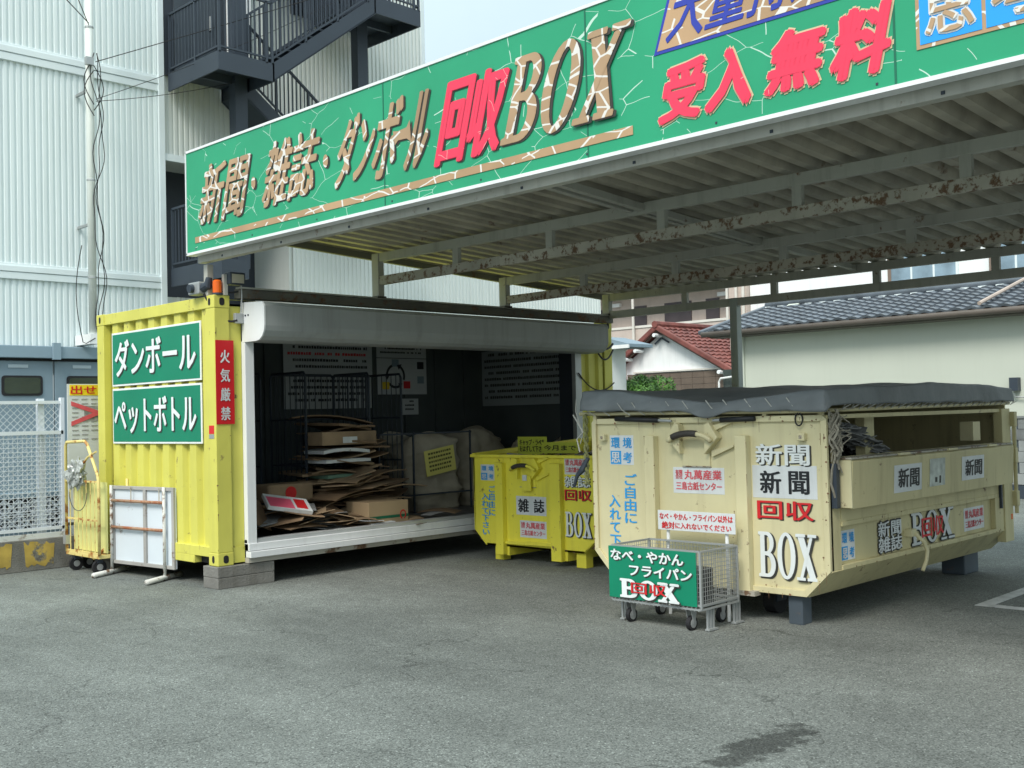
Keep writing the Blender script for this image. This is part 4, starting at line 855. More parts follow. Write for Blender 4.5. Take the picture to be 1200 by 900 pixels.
# top frame rail on short posts, struts
mb = MB(); F_ = FX1
for a, b in (((3.12, 1.575), (5.40, 1.558)),): mb.tube([F_(a[0], a[1], .02), F_(b[0], b[1], .02)], .016, 8)
mb.tube([(SX-.02, -5.40, 1.56), (SX1+.06, -5.42, 1.58)], .015, 8); mb.tube([(SX-.02, -3.12, 1.575), (SX1+.05, -3.12, 1.59)], .015, 8); mb.tube([(SX1+.05, -3.12, 1.59), (SX1+.05, -5.42, 1.58)], .015, 8)
mb.build('cover_frame_rail', M_CREAM, big, smooth=True)
for u in (3.27, 3.62, 4.42, 4.92, 5.38): plate(big, 'frame_bracket', FX1, (u-.018, u+.018, 1.50, 1.585), M_CREAM, -.02, .03, bevel=.003)
for a, b, z0, z1 in ((3.53, 3.97, 1.528, 1.510), (4.56, 4.86, 1.505, 1.512)):
    MB().tube([FX1(a, z0, .045), FX1(b, z1, .045)], .020, 10).build('gas_strut', M_BLACK, big, smooth=True)
MB().tube([FX1(3.97, 1.510, .045), FX1(4.10, 1.503, .045)], .011, 8).build('strut_rod', M_GALV, big); MB().tube([FX1(4.49, 1.503, .045), FX1(4.56, 1.505, .045)], .011, 8).build('strut_rod', M_GALV, big)
# body: floor, far side, rear
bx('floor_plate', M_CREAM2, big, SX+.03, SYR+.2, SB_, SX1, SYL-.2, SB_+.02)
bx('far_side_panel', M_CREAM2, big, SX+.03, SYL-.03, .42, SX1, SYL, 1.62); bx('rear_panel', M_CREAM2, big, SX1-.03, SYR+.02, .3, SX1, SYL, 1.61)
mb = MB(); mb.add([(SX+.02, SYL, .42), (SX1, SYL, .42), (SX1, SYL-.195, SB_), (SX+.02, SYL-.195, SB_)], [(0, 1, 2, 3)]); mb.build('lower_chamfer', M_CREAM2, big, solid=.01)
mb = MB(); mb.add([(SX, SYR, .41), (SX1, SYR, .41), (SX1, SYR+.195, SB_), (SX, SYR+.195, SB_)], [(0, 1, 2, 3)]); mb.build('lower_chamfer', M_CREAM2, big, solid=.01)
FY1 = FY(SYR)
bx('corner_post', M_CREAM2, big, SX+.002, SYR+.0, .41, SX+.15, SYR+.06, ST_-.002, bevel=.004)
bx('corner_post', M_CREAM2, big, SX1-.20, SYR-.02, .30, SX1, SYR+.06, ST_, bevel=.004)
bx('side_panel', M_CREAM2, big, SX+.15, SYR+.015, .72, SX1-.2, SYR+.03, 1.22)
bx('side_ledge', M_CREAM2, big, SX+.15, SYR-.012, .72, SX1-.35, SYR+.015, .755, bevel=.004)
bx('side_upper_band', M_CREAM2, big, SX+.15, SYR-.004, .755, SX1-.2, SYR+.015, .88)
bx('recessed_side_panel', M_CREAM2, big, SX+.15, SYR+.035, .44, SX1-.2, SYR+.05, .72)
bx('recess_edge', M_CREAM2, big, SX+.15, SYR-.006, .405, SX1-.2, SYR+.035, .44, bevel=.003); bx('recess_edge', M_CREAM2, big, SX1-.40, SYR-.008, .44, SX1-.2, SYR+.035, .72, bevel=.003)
bx('inner_post', M_CREAM2, big, 2.62, SYR+.18, .5, 2.78, SYR+.26, ST_); bx('inner_box', M_CREAM, big, 4.50, SYR+.08, 1.25, 4.66, SYR+.2, 1.42)
bx('opening_top_rail', M_CREAM2, big, SX+.15, SYR+.0, 1.50, SX1-.2, SYR+.04, ST_)
# hatch flap (folded down, standing proud)
mb = MB(); mb.prism([(-.02, .86), (-.11, .85), (-.125, 1.19), (-.10, 1.205), (.0, 1.205)], lambda a, b, t: (t, SYR+a, b), SX+.115, SX1-.22); fp = mb.build('hatch_flap', M_CREAM2, big, bevel=.004)
bx('flap_edge', M_RUSTY, fp, SX+.11, SYR-.12, 1.206, SX1-.215, SYR+.02, 1.218); bx('flap_slot', M_RUSTY2, fp, SX+.112, SYR-.08, .94, SX+.114, SYR-.05, 1.02)
bx('flap_end', M_CREAM, fp, SX+.100, SYR-.118, .862, SX+.113, SYR-.0, 1.2)
for x in (2.55, 3.45, 4.3): bx('flap_latch', M_CREAM, fp, x, SYR-.135, 1.205, x+.18, SYR-.06, 1.222)
bx('side_slide', M_CHAR, big, SX+.02, SYR-.045, .86, SX+.07, SYR-.003, 1.18); bx('side_slide', M_CHAR, big, SX1-.30, SYR-.03, .62, SX1-.27, SYR-.005, .86)
FYF = lambda u, v, d: Vector((u, SYR-.1105-.0435*(v-.85)-d-.001, v))
for (a, b, c, e), body in (((2.47, 2.95, .92, 1.13), '新聞'), ((3.73, 4.20, .94, 1.14), '新聞')):
    s = plate(big, 'side_sticker', FYF, (a, b, c, e), M_STICK, 0, .002); letters(s, body, FYF, (a+.07, b-.05, c+.035, e-.03), M_BLACK, off=.025, d=.004, fat=.006)
s = plate(big, 'faded_sticker', FYF, (3.10, 3.39, .93, 1.15), mat('faded_sticker', (.50, .54, .50), .6, var=.3, vs=12), 0, .002, label='faded greenish sticker')
plate(s, 'faded_mark', FYF, (3.20, 3.24, .96, 1.0), M_SHADOW, .0022, .001); plate(s, 'faded_mark', FYF, (3.28, 3.31, .95, 1.01), M_SHADOW, .0022, .001)
FYR = FY(SYR+.034)
logo4(big, FYR, (1.90, 2.11, .46, .68))
letters(big, '新聞\n雑誌', FYR, (2.48, 2.88, .455, .69), M_SHADOW, off=.03, d=.003, fat=.014, name='letter_outline', line=.95); letters(big, '新聞\n雑誌', FYR, (2.48, 2.88, .455, .69), M_STICK, off=.0, d=.008, fat=.003, line=.95)
letters(big, 'SERIF', FYR, (3.06, 3.85, .455, .71), M_SHADOW, d=.003, fat=.014, name='letter_outline'); letters(big, 'SERIF', FYR, (3.06, 3.85, .455, .71), M_STICK, d=.008, fat=.003)
letters(big, '回収', FYR, (3.24, 3.66, .50, .66), M_RED, off=.03, d=.013, fat=.008)
company(big, FYR, (4.11, 4.55, .47, .67))
# rear hinges, door bar
for z in (.62, 1.02, 1.36): bx('rear_hinge', M_CREAM2, big, SX1, SYR-.06, z, SX1+.07, SYR+.02, z+.14, bevel=.006)
MB().tube([(SX1+.05, SYR-.035, .55), (SX1+.05, SYR-.035, 1.5)], .018, 8).build('door_bar', M_CREAM2, big); bx('rear_door_edge', M_CREAM2, big, SX1, SYR, .35, SX1+.05, SYR+.9, 1.22); bx('reflector', M_AMBER, big, SX1-.06, SYR-.022, .50, SX1-.02, SYR-.02, .55)
# legs, ground rollers
M_LEG = mat('blue_grey_leg', (.07, .09, .11), .5, var=.2, rust=.1)
bx('leg', M_LEG, big, SX+.02, SYR+.255, 0, SX+.15, SYR+.37, SB_, bevel=.004); bx('leg', M_LEG, big, SX+.02, SYL-.37, 0, SX+.15, SYL-.255, SB_)
for y in (SYR+.28, SYL-.5):
    bx('rear_leg', M_LEG, big, SX1-.42, y, .0, SX1-.1, y+.22, SB_, bevel=.01)
for y in (-3.95, -4.75): MB().tube([(2.05, y-.05, .10), (2.05, y+.05, .10)], .10, 16).build('ground_roller', M_RUBBER, big); bx('roller_bracket', M_CHAR, big, 1.98, y-.06, .10, 2.12, y+.06, SB_)
# front lettering
logo4(big, FX1, (3.425, 3.675, 1.145, 1.39))
letters(big, 'ご\n自\n由\nに', FX1, (3.57, 3.70, .665, 1.07), M_BLUE, off=.025, line=1.0, fat=.002); letters(big, '入\nれ\nて\n下\nさ\nい', FX1, (3.405, 3.52, .255, .89), M_BLUE, off=.025, line=1.0, fat=.002)
company(big, FX1, (4.07, 4.55, .93, 1.135))
shadowed(big, '新聞', FX1, (4.84, 5.28, 1.165, 1.32), M_PRINT, off=.03, fat=.010, fatv=.003, sh=(.010, -.007))
s = plate(big, 'name_sticker', FX1, (4.80, 5.335, .92, 1.162), M_STICK, 0, .002); letters(s, '新', FX1, (4.87, 5.04, .955, 1.12), M_BLACK, off=.03, d=.004, fat=.007); letters(s, '聞', FX1, (5.11, 5.27, .955, 1.12), M_BLACK, off=.03, d=.004, fat=.007)
shadowed(big, '回収', FX1, (4.84, 5.30, .765, .90), M_RED, off=.03, fat=.011, fatv=.003, sh=(.008, -.006))
shadowed(big, 'SERIF', FX1, (4.84, 5.32, .335, .665), M_PRINT, fat=.003, sh=(.013, -.009))
chips(big, FXo(SX-.022), [((3.25, .42), (3.25, 1.5)), ((5.42, .42), (5.42, 1.5)), ((3.46, .225), (5.23, .225)), ((5.24, .23), (5.42, .41)), ((3.27, 1.52), (5.4, 1.52)), ((3.27, 1.49), (5.4, 1.49))], 16, 5)
chips(big, FXo(SX-.07), [((3.835, .22), (3.835, 1.38)), ((3.925, .22), (3.925, 1.38)), ((4.695, .22), (4.695, 1.38)), ((4.785, .22), (4.785, 1.38))], 8, 6, .010)
chips(big, FXo(SX), [((4.15, 1.14), (4.45, 1.14)), ((3.3, .27), (5.2, .27)), ((5.37, .5), (5.37, 1.4)), ((4.62, .25), (4.62, .9))], 14, 7, .014, .6)
chips(big, FYo(SYR-.012), [((SX+.16, .755), (SX1-.36, .755))], 10, 8); chips(big, FYo(SYR-.006), [((SX+.16, .41), (SX1-.22, .41))], 12, 9); chips(big, FYo(SYR), [((SX+.01, .45), (SX+.01, 1.5)), ((SX+.14, .45), (SX+.14, 1.5))], 10, 10)
# hose hanging at the side
MB().tube([(3.02, SYR+.01, .58), (3.0, SYR-.03, .56), (3.05, SYR-.07, .50), (3.10, SYR-.08, .42), (3.07, SYR-.08, .34), (3.02, SYR-.07, .27)], .016, 8).build('hanging_hose', M_CREAM, big, smooth=True); bx('hose_holder', M_CREAM, big, 2.94, SYR-.03, .54, 3.03, SYR+.05, .60, bevel=.005)
# newspapers in the skip
mb = MB(); rn = random.Random(5)
def paperz(x, y): return .98+.42*math.exp(-((x-2.15)/.80)**4)+.04*sin(x*7+y*5)
for i in range(900):
    L_, W_ = rn.uniform(.12, .26), rn.uniform(.08, .16); x = rn.uniform(1.76+L_*.6, 3.3); y = rn.uniform(-5.38+L_*.6, -4.0); zz = paperz(x, y)+rn.uniform(-.03, .03); a = rn.uniform(0, pi)
    c, s = cos(a), sin(a); tx, ty = rn.uniform(-.3, .3), rn.uniform(-.3, .3)
    def q(u, v, h): return (x+u*c-v*s, y+u*s+v*c, min(1.46, zz+u*tx+v*ty+h))
    mb.add([q(-L_/2, -W_/2, 0), q(0, -W_/2, .015), q(L_/2, -W_/2, 0), q(L_/2, W_/2, 0), q(0, W_/2, .015), q(-L_/2, W_/2, 0)], [(0, 1, 4, 5), (1, 2, 3, 4)])
o = mb.build('newspaper_heap', M_PAPER, None, solid=.006, kind='stuff'); tag(o, 'heap of crumpled grey newspapers inside the cream skip', 'newspapers')
bx('paper_bed', M_PAPER, big, SX+.05, SYR+.06, .45, 3.6, SYL-.04, .98)
# tarpaulin
def tz(x, y):
    t = (y-SYL)/(SYR-SYL)
    front = 1.775-.115*math.exp(-((t-.56)/.30)**2)-.055*t
    back = 1.76-.02*t+.02*sin(x*2.1)
    k = min(1, max(0, (x-SX)/.9)); k = k*k*(3-2*k)
    return front*(1-k)+back*k+.008*sin(x*5.3+y*3)+.006*sin(y*11+x*2)+.006*abs(sin(x*3.1-y*6.3))+.004*abs(sin(x*9.7+y*4.1))
def tarp(u, v):
    # u across (y) incl. skirts, v along (x) incl. skirts
    ax, ay = -.10+1.2*v, -.12+1.24*u
    x = SX-.05+(SX1+.10-SX)*min(1, max(0, ax)); y = -3.19+(-5.45+3.19)*min(1, max(0, ay)); zt = tz(x, y)
    drop = 0
    dx = max(0, -ax, ax-1)/.10; dy = max(0, -ay, ay-1)/.12
    dd = max(dx, dy)
    if dd > 0:
        yy = (y+3.19)/(-2.26); bot = (1.60-.045*yy) if dx > 0 and ax < 0 else 1.60
        if ax < 0: bot -= .05*math.exp(-((yy-.56)/.07)**2)
        bot += .005*sin(y*13+x*11)
        e = min(1, dd); zt = zt*(1-e)+bot*e
        if ax < 0: x -= .022*sin(e*1.6)+.012*sin(y*9)*e+.012*abs(sin(y*7.3+zt*30))
        if ax > 1: x += .04*e
        if ay > 1: y -= .015*sin(e*1.6)+.006*sin(x*8)*e
        if ay < 0: y += .02*e
    return (x, y, zt)
mb = MB(); mb.grid(tarp, 96, 96); o = mb.build('tarpaulin', M_TARP, None, smooth=True, solid=.006); tag(o, 'weathered grey tarpaulin stretched over the large cream skip', 'tarpaulin')
lc = thing('tarpaulin_lacing', 'pale cord lacing the grey tarpaulin to the frame of the cream skip', 'cord', (SX, -4.3, 1.56))
M_CORD = mat('pale_cord', (.5, .5, .46), .9); rn = random.Random(8); u = 3.2
def cord(pts, r): MB().tube(pts, r, 5).build('cord_loop', M_CORD, lc)
while u < 5.3:
    cord([F_(u, 1.66, .075), F_(u+.05, 1.60, .075), F_(u+.11, 1.555, .045)], .004); u += rn.uniform(.14, .22)
x = SX+.1
while x < SX1: cord([(x, SYR-.09, 1.60), (x+.06, SYR-.03, 1.565), (x+.12, SYR-.07, 1.60)], .003); x += .13
cord([F_(3.14, 1.70, .09), F_(3.13, 1.60, .09), F_(3.17, 1.40, .05), F_(3.13, 1.32, .04)], .004); cord([F_(3.10, 1.57, .09), F_(3.19, 1.42, .07), F_(3.11, 1.36, .06), F_(3.14, 1.25, .06)], .006)
# frayed rope bundle at the near right corner, green rope at left
mb = MB(); rn = random.Random(3)
for k in range(22):
    x0, y0 = SX+.05+rn.uniform(-.04, .04), SYR-.035+rn.uniform(-.02, .02); L_ = rn.uniform(.12, .25+.4*rn.random()**2); z0 = rn.uniform(1.42, 1.58)
    mb.tube([(x0+.015*sin(i*1.3+k), y0+.015*cos(i*1.7+k), z0-L_*i/6) for i in range(7)], .009 if k % 3 else .005, 5)
for k in range(10): mb.tube([(SX+.06, SYR-.05, 1.56-.03*k), (SX+.12+rn.uniform(-.1, .1), SYR-.10, 1.56-.03*k+rn.uniform(-.06, .08))], .004, 4)
o = mb.build('frayed_rope', M_ROPE, None); tag(o, 'bundle of frayed brown rope hanging at the near right corner of the cream skip', 'rope')
mb = MB()
for ph in (0, pi): mb.tube([(SX-.045+.014*cos(i*.9+ph), -3.20+.014*sin(i*.9+ph), 1.57-.022*i) for i in range(28)], .012, 6)
o = mb.build('twisted_rope', mat('olive_rope', (.20, .21, .09), .9, var=.3, vs=30), None); tag(o, 'olive twisted rope hanging at the left edge of the cream skip', 'rope')
mb = MB(); mb.tube([(SX-.05, -3.22, 1.20), (SX-.07, -3.17, 1.10), (SX-.08, -3.12, 1.05), (SX-.08, -3.08, .95)], [.02, .028, .018, .012], 6); o = mb.build('strap_hook', M_CHAR, None); tag(o, 'black ratchet strap end dangling between the two skips', 'strap')

# ---- small yellow skip
YX, YX1, YR, YL, YT, YB_ = 3.0, 5.1, -2.165, -.375, 1.14, .155
ys = thing('magazine_skip', 'small bright yellow steel skip for magazines in front of the container', 'skip', (YX, -1.27, 0))
F3 = FX(YX); pts = [(.375, YT), (2.165, YT), (2.15, .32), (1.985, YB_), (.575, YB_), (.39, .315)]
mb = MB(); mb.prism(pts, lambda a, b, t: F3(a, b, t), -.02, 0); mb.build('front_panel', M_SKY, ys)
bx('top_lip', M_SKY, ys, YX-.03, YR-.02, YT-.02, YX+.05, YL+.02, YT+.012, bevel=.004)
for u0, u1, zb in ((.77, .885, .07), (1.585, 1.725, .055)):
    mb = MB(); mb.prism([(u0, zb), (u1, zb), (u1, 1.065), (u0, 1.065)], lambda a, b, t: F3(a, b, t), 0, .065); mb.build('stiffener', M_SKY, ys, bevel=.005)
mb = MB(); mb.prism([(.885, .185), (1.585, .20), (1.585, .235), (.885, .22)], lambda a, b, t: F3(a, b, t), 0, .03); mb.build('cross_edge', M_SKY, ys, bevel=.003)
for y in (YL, YR):
    s = 1 if y == YR else -1
    mb = MB(); mb.prism([(YX, .32), (YX1, .32), (YX1, YT+.12), (YX, YT)], lambda a, b, t: (a, t, b), y, y+.02*s); mb.build('side_panel', M_SKY, ys)
    mb = MB(); mb.bar((YX, y+.01*s, YT), (YX1, y+.01*s, YT+.12), .05, .05); mb.build('side_rail', M_SKY, ys, bevel=.004)
    mb = MB(); mb.add([(YX, y+.005*s, .32), (YX1, y+.005*s, .32), (YX1, y+.185*s, YB_), (YX, y+.185*s, YB_)], [(0, 1, 2, 3)]); mb.build('lower_chamfer', M_SKY, ys, solid=.01)
bx('floor_plate', M_SKY, ys, YX, YR+.18, YB_, YX1, YL-.19, YB_+.02); bx('rear_panel', M_SKY, ys, YX1-.02, YR, .3, YX1, YL, YT+.12)
for y0, y1 in ((-.795, -.665), (-1.98, -1.85)):
    bx('leg', M_SKY, ys, YX+.03, y0, 0, YX+.14, y1, YB_, bevel=.003)
    bx('skid_beam', M_SKY, ys, YX+.0, y0-.12 if y0 > -1 else y0+.22, .06, YX1-.1, y0-.04 if y0 > -1 else y0+.30, YB_)
for y in (-.75, -1.9): bx('rear_leg', M_SKY, ys, YX1-.3, y-.06, 0, YX1-.18, y+.06, YB_)
hook(ys, F3, 1.22, 1.12, M_SKY, .9)
plate(ys, 'lock_plate', F3, (1.17, 1.30, .77, .93), M_SKY, .03, .02, bevel=.003); plate(ys, 'lock', F3, (1.19, 1.25, .88, .94), M_STICK, .05, .01)
logo4(ys, F3, (.495, .715, .865, 1.04))
letters(ys, 'ご\n自\n由\nに', F3, (.615, .73, .48, .81), M_BLUE, off=.02, fat=.001); letters(ys, '入\nれ\nて\n下\nさ\nい', F3, (.50, .62, .265, .72), M_BLUE, off=.02, fat=.001)
s = plate(ys, 'name_sticker', F3, (1.035, 1.475, .51, .71), M_STICK, 0, .002); letters(s, '雑', F3, (1.07, 1.22, .54, .68), M_BLACK, off=.03, d=.004, fat=.007); letters(s, '誌', F3, (1.30, 1.445, .54, .68), M_BLACK, off=.03, d=.004, fat=.007)
company(ys, F3, (1.085, 1.47, .27, .45)); company(ys, F3, (1.745, 2.07, .955, 1.125))
shadowed(ys, '雑誌', F3, (1.745, 2.09, .825, .94), M_PRINT, off=.02, fat=.007, fatv=.002, sh=(.007, -.005)); shadowed(ys, '回収', F3, (1.745, 2.10, .69, .80), M_RED, off=.03, fat=.008, fatv=.003, sh=(.006, -.004)); shadowed(ys, 'SERIF', F3, (1.745, 2.10, .32, .57), M_PRINT, fat=.002, sh=(.009, -.006))
for k in range(18): sheet(R(3.2, 4.9), R(-2.0, -.55), 1.02+R(0, .10), R(.25, .45), R(.2, .35), R(.01, .03), R(0, 3), R(-.2, .2), R(-.2, .2), (M_CARD, M_CARD2, M_PAPER)[k % 3], ('dark brown', 'tan', 'grey')[k % 3]+' piece of waste lying in the small yellow skip', 'waste card in the yellow skip')
bx('load_bed', M_CARD, ys, YX+.05, YR+.04, .2, YX1-.05, YL-.04, 1.0)
for (a, b, c, e, x, body, lb) in ((.55, 1.0, 1.13, 1.33, 3.55, 'キャップ・ラベル\nをはずして下さい', 'small yellow notice with black writing standing upright behind the rim of the yellow skip'), (1.02, 1.55, 1.15, 1.27, 3.45, '今月まで', 'long yellow strip notice with black writing beside the upright notice on the yellow skip')):
    F5 = FX(x); t = plate(None, 'notice', F5, (a, b, c, e), mat('lime_notice', (.50, .55, .06), .6), 0, .006); tag(t, lb, 'notice'); letters(t, body, F5, (a+.03, b-.03, c+.03, e-.03), M_BLACK, d=.008, off=.01)
    bx('notice_stay', M_CHAR, t, x, -(a+b)/2-.01, 1.0, x+.02, -(a+b)/2+.01, c+.04)

chips(ys, FXo(YX), [((.38, .32), (.38, 1.1)), ((2.15, .34), (2.15, 1.1)), ((.6, .165), (1.98, .165)), ((.4, 1.10), (2.1, 1.10)), ((1.1, .73), (1.5, .73))], 11, 11); chips(ys, FXo(YX-.065), [((.775, .1), (.775, 1.05)), ((1.59, .1), (1.59, 1.05)), ((1.72, .1), (1.72, 1.05))], 9, 12, .010)
# ================================================================== WIRE CART
wc = thing('wire_cart', 'galvanised wire cart on casters with a green lettered board on its front', 'cart', (1.27, -4.36, 0))
cx0, cx1, cy0, cy1, cz0, cz1 = 1.03, 1.50, -4.77, -3.965, .165, .575
mb = MB()
for z in (cz0, cz0+.03, cz1): 
    for a, b in (((cx0, cy0), (cx1, cy0)), ((cx1, cy0), (cx1, cy1)), ((cx1, cy1), (cx0, cy1)), ((cx0, cy1), (cx0, cy0))): mb.bar((*a, z), (*b, z), .014, .014)
for x in (cx0, cx1):
    for y in (cy0, cy1): mb.bar((x, y, cz0), (x, y, cz1), .016, .016)
mb.build('frame', M_GALV, wc)
def mesh_panel(a, b, z0, z1, nm='wire_panel'):
    mb = MB(); a, b = Vector(a), Vector(b); n = int((b-a).length/.027)
    for i in range(n+1): q = a.lerp(b, i/n); mb.bar((q.x, q.y, z0), (q.x, q.y, z1), .0035, .0035)
    k = int((z1-z0)/.03)
    for j in range(k+1): z = z0+(z1-z0)*j/k; mb.bar((a.x, a.y, z), (b.x, b.y, z), .0035, .0035)
    mb.build(nm, M_GALV, wc)
for a, b in (((cx0, cy0, 0), (cx1, cy0, 0)), ((cx1, cy0, 0), (cx1, cy1, 0)), ((cx1, cy1, 0), (cx0, cy1, 0)), ((cx0, cy1, 0), (cx0, cy0, 0))): mesh_panel(a, b, cz0+.03, cz1)
mb = MB()
for i in range(18): y = cy0+(cy1-cy0)*i/17; mb.bar((cx0, y, cz0+.02), (cx1, y, cz0+.02), .005, .005)
mb.build('floor_grid', M_GALV, wc)
mb = MB()
for i in range(22):
    y = cy0+(cy1-cy0)*i/22; mb.bar((cx0-.004, y, cz0+.02), (cx0-.004, y+.02, cz0-.01), .008, .008)
mb.build('base_edge', M_GALV, wc)
FC = FX(cx0-.012); gbd = plate(wc, 'lettered_board', FC, (3.945, 4.745, .185, .572), M_GREEN, 0, .006, bevel=.002)
shadowed(gbd, 'なべ・やかん', FC, (3.975, 4.64, .47, .55), M_PRINT, off=.02, d=.008, fat=.006, sh=(.006, -.006)); shadowed(gbd, 'フライパン', FC, (4.15, 4.71, .365, .445), M_PRINT, off=.02, d=.008, fat=.006, sh=(.006, -.006))
shadowed(gbd, 'SERIF', FC, (4.06, 4.60, .20, .33), M_PRINT, d=.008, fat=.006, sh=(.006, -.006)); letters(gbd, '回収', FC, (4.17, 4.49, .235, .315), M_SHADOW, off=.03, d=.018, fat=.010, name='letter_shadow'); letters(gbd, '回収', FC, (4.17, 4.49, .235, .315), M_RED, off=.03, d=.022, fat=.006)
for x, y in ((1.09, -4.09), (1.09, -4.64), (1.48, -4.63), (1.46, -4.09)):
    wmb = MB().tube([(x, y-.016, .052), (x, y+.016, .052)], .052, 18).build('caster', M_RUBBER, wc, smooth=False)
    MB().tube([(x, y-.019, .052), (x, y+.019, .052)], .034, 14).build('hub', M_GALV, wmb)
    mb = MB()
    for s in (-.023, .023): mb.prism([(x-.012, .05), (x+.012, .05), (x+.035, .15), (x-.035, .15)], lambda a, b, t: (a, t, b), y+s-.002, y+s+.002)
    mb.box(x-.04, y-.028, .15, x+.04, y+.028, .156); mb.build('caster_fork', M_GALV, wmb)
for x, y in ((1.12, -4.75), (1.46, -4.75), (1.10, -3.99)):
    mb = MB()
    for s in (0, .035, .07): mb.box(x+s, y-.012, .015, x+s+.012, y+.004, .165)
    mb.box(x-.01, y-.03, .005, x+.10, y+.01, .018); mb.build('stop_foot', M_GALV, wc)
bx('black_crate', M_BLACK, wc, 1.12, -4.72, .20, 1.26, -4.50, .44, bevel=.004)
for y in (-4.13, -4.67): MB().tube([(1.53, y, .0), (1.53, y, .70)], .014, 10).build('sign_post', M_WHITE, wc)
FP = FX(1.505); ws = plate(wc, 'white_notice', FP, (4.055, 4.765, .655, .808), M_STICK, 0, .006, bevel=.002)
letters(ws, 'なべ・やかん・フライパン以外は', FP, (4.075, 4.745, .738, .79), M_RED, off=.01, d=.008); letters(ws, '絶対', FP, (4.095, 4.215, .668, .722), M_RED, off=.03, d=.008, fat=.003); letters(ws, 'に入れないでください', FP, (4.225, 4.73, .672, .718), M_RED, off=.01, d=.008)

# ================================================================== YELLOW ROLL TROLLEY (left) and BOARD STAND
M_YRUST = mat('rusty_pale_yellow_paint', (.70, .58, .22), .6, rust=.46, rs=8, rustcol=(.25, .09, .02))
yt = thing('roll_trolley', 'rusty pale yellow trolley with a tall bent tube frame beside the yellow container', 'trolley', (-.22, 2.3, 0))
TX, ya, yb, zb = -.28, 2.70, 1.90, .20
MB().tube([(TX, ya, zb), (TX, ya, 1.36), (TX, ya-.03, 1.40), (TX, yb+.32, 1.41), (TX, yb+.26, 1.38), (TX, yb+.02, 1.05), (TX, yb, .98), (TX, yb, zb)], .017, 8).build('tube_frame', M_YRUST, yt, smooth=True)
MB().tube([(TX+.3, yb-.03, 1.0), (TX+.3, yb-.03, .62), (TX+.28, yb+.0, .45), (TX+.0, yb+.15, .16)], .015, 8).build('side_tube', M_YRUST, yt, smooth=True)
MB().tube([(TX, ya-.25, 1.05), (TX, yb+.25, 1.24), (TX, yb+.05, 1.30)], .012, 6).build('diagonal_brace', M_YRUST, yt)
mb = MB()
for z in (.22, .57, .98): mb.bar((TX, ya, z), (TX, yb, z), .016, .02)
mb.build('cross_rails', M_YRUST, yt)
for i in range(1, 8): y = ya+(yb-ya)*i/8; MB().tube([(TX, y, .22), (TX, y, .98)], .005, 5).build('upright_rod', M_YRUST, yt)
bx('back_board', mat('pale_yellow_board', (.66, .66, .26), .6, var=.08), yt, TX+.09, yb+.01, .22, TX+.10, ya-.01, .97)
bx('base_plate', M_YRUST, yt, TX-.01, yb, .17, TX+.26, ya, .21, bevel=.004)
for x, y in ((TX+.04, ya-.14), (TX+.2, ya-.1), (TX+.05, yb+.12)):
    c_ = MB().tube([(x, y-.02, .075), (x, y+.02, .075)], .075, 16).build('caster', M_RUBBER, yt); MB().tube([(x, y-.023, .075), (x, y+.023, .075)], .035, 12).build('hub', M_GALV, c_); bx('caster_fork', M_CHAR, c_, x-.03, y-.03, .12, x+.03, y+.03, .17)
bx('latch_box', M_GALV, yt, TX-.02, ya-.02, .28, TX+.03, ya+.05, .38)
rn = random.Random(11)
bmx = bmesh.new(); bmesh.ops.create_icosphere(bmx, subdivisions=4, radius=1)
from mathutils import noise as MN
for v_ in bmx.verts:
    p_ = v_.co.copy(); n1 = MN.noise(p_*2.2+Vector((3, 1, 7))); n2 = abs(MN.noise(p_*5.5)); n3 = abs(MN.noise(p_*12))
    r_ = 1.0+.45*n1-.42*n2-.10*n3
    v_.co = Vector((TX-.03+.09*r_*p_.x, 2.36+.16*r_*p_.y, 1.06+.17*r_*p_.z))
me_ = bpy.data.meshes.new('plastic_bag'); bmx.to_mesh(me_); bmx.free(); me_.materials.append(mat('crumpled_plastic', (.34, .36, .34), .3, var=.35, vs=22, spec=.7))
o = bpy.data.objects.new('plastic_bag', me_); COL.objects.link(o); tag(o, 'crumpled grey white plastic bag hung on the yellow trolley', 'bag')
MB().tube([(TX-.02, 2.36+.22*cos(RAD(a)), .86+.20*sin(RAD(a))) for a in range(180, 361, 15)], .004, 5).build('wire_loop', M_CHAR, yt)
bs = thing('board_stand', 'rusty pipe stand holding the white back of a framed board against the yellow container', 'sign stand', (-.1, 1.4, 0))
A0, A1 = Vector((-.145, 1.90, 0)), Vector((-.04, .96, 0)); U_ = (A1-A0).normalized(); N_ = Vector((-U_.y, U_.x, 0));  N_ = -N_ if N_.x > 0 else N_
for q in (A0, A1): 
    MB().tube([q+Vector((0, 0, .04)), q+Vector((-.0, 0, .94))], .017, 8).build('pipe_post', mat('rusty_white_pipe', (.60, .60, .56), .6, rust=.46, rs=10), bs, smooth=True)
    f = Vector((.5, .28, 0)); MB().tube([q-f*.55+Vector((0, 0, .03)), q+f*.5+Vector((0, 0, .03))], .027, 10).build('pipe_foot', MATS['rusty_white_pipe'], bs, smooth=True)
for z in (.78, .50): MB().tube([A0+Vector((0, 0, z)), A1+Vector((0, 0, z))], .016, 8).build('cross_pipe', mat('orange_rusty_pipe', (.35, .22, .14), .8, rust=.6, rs=12, rustcol=(.22, .07, .03)), bs, smooth=True)
B0, B1 = A0+U_*-.02-N_*.05, A1+U_*.14-N_*.05
def FBd(u, v, d): return B0+U_*u-N_*(-d)*1.0+Vector((0, 0, v))
Lb = (B1-B0).length
plate(bs, 'board_back', FBd, (0, Lb, .12, .93), mat('white_board_back', (.62, .68, .73), .5, var=.05, rust=.06, rs=4), 0, .012)
mb = MB()
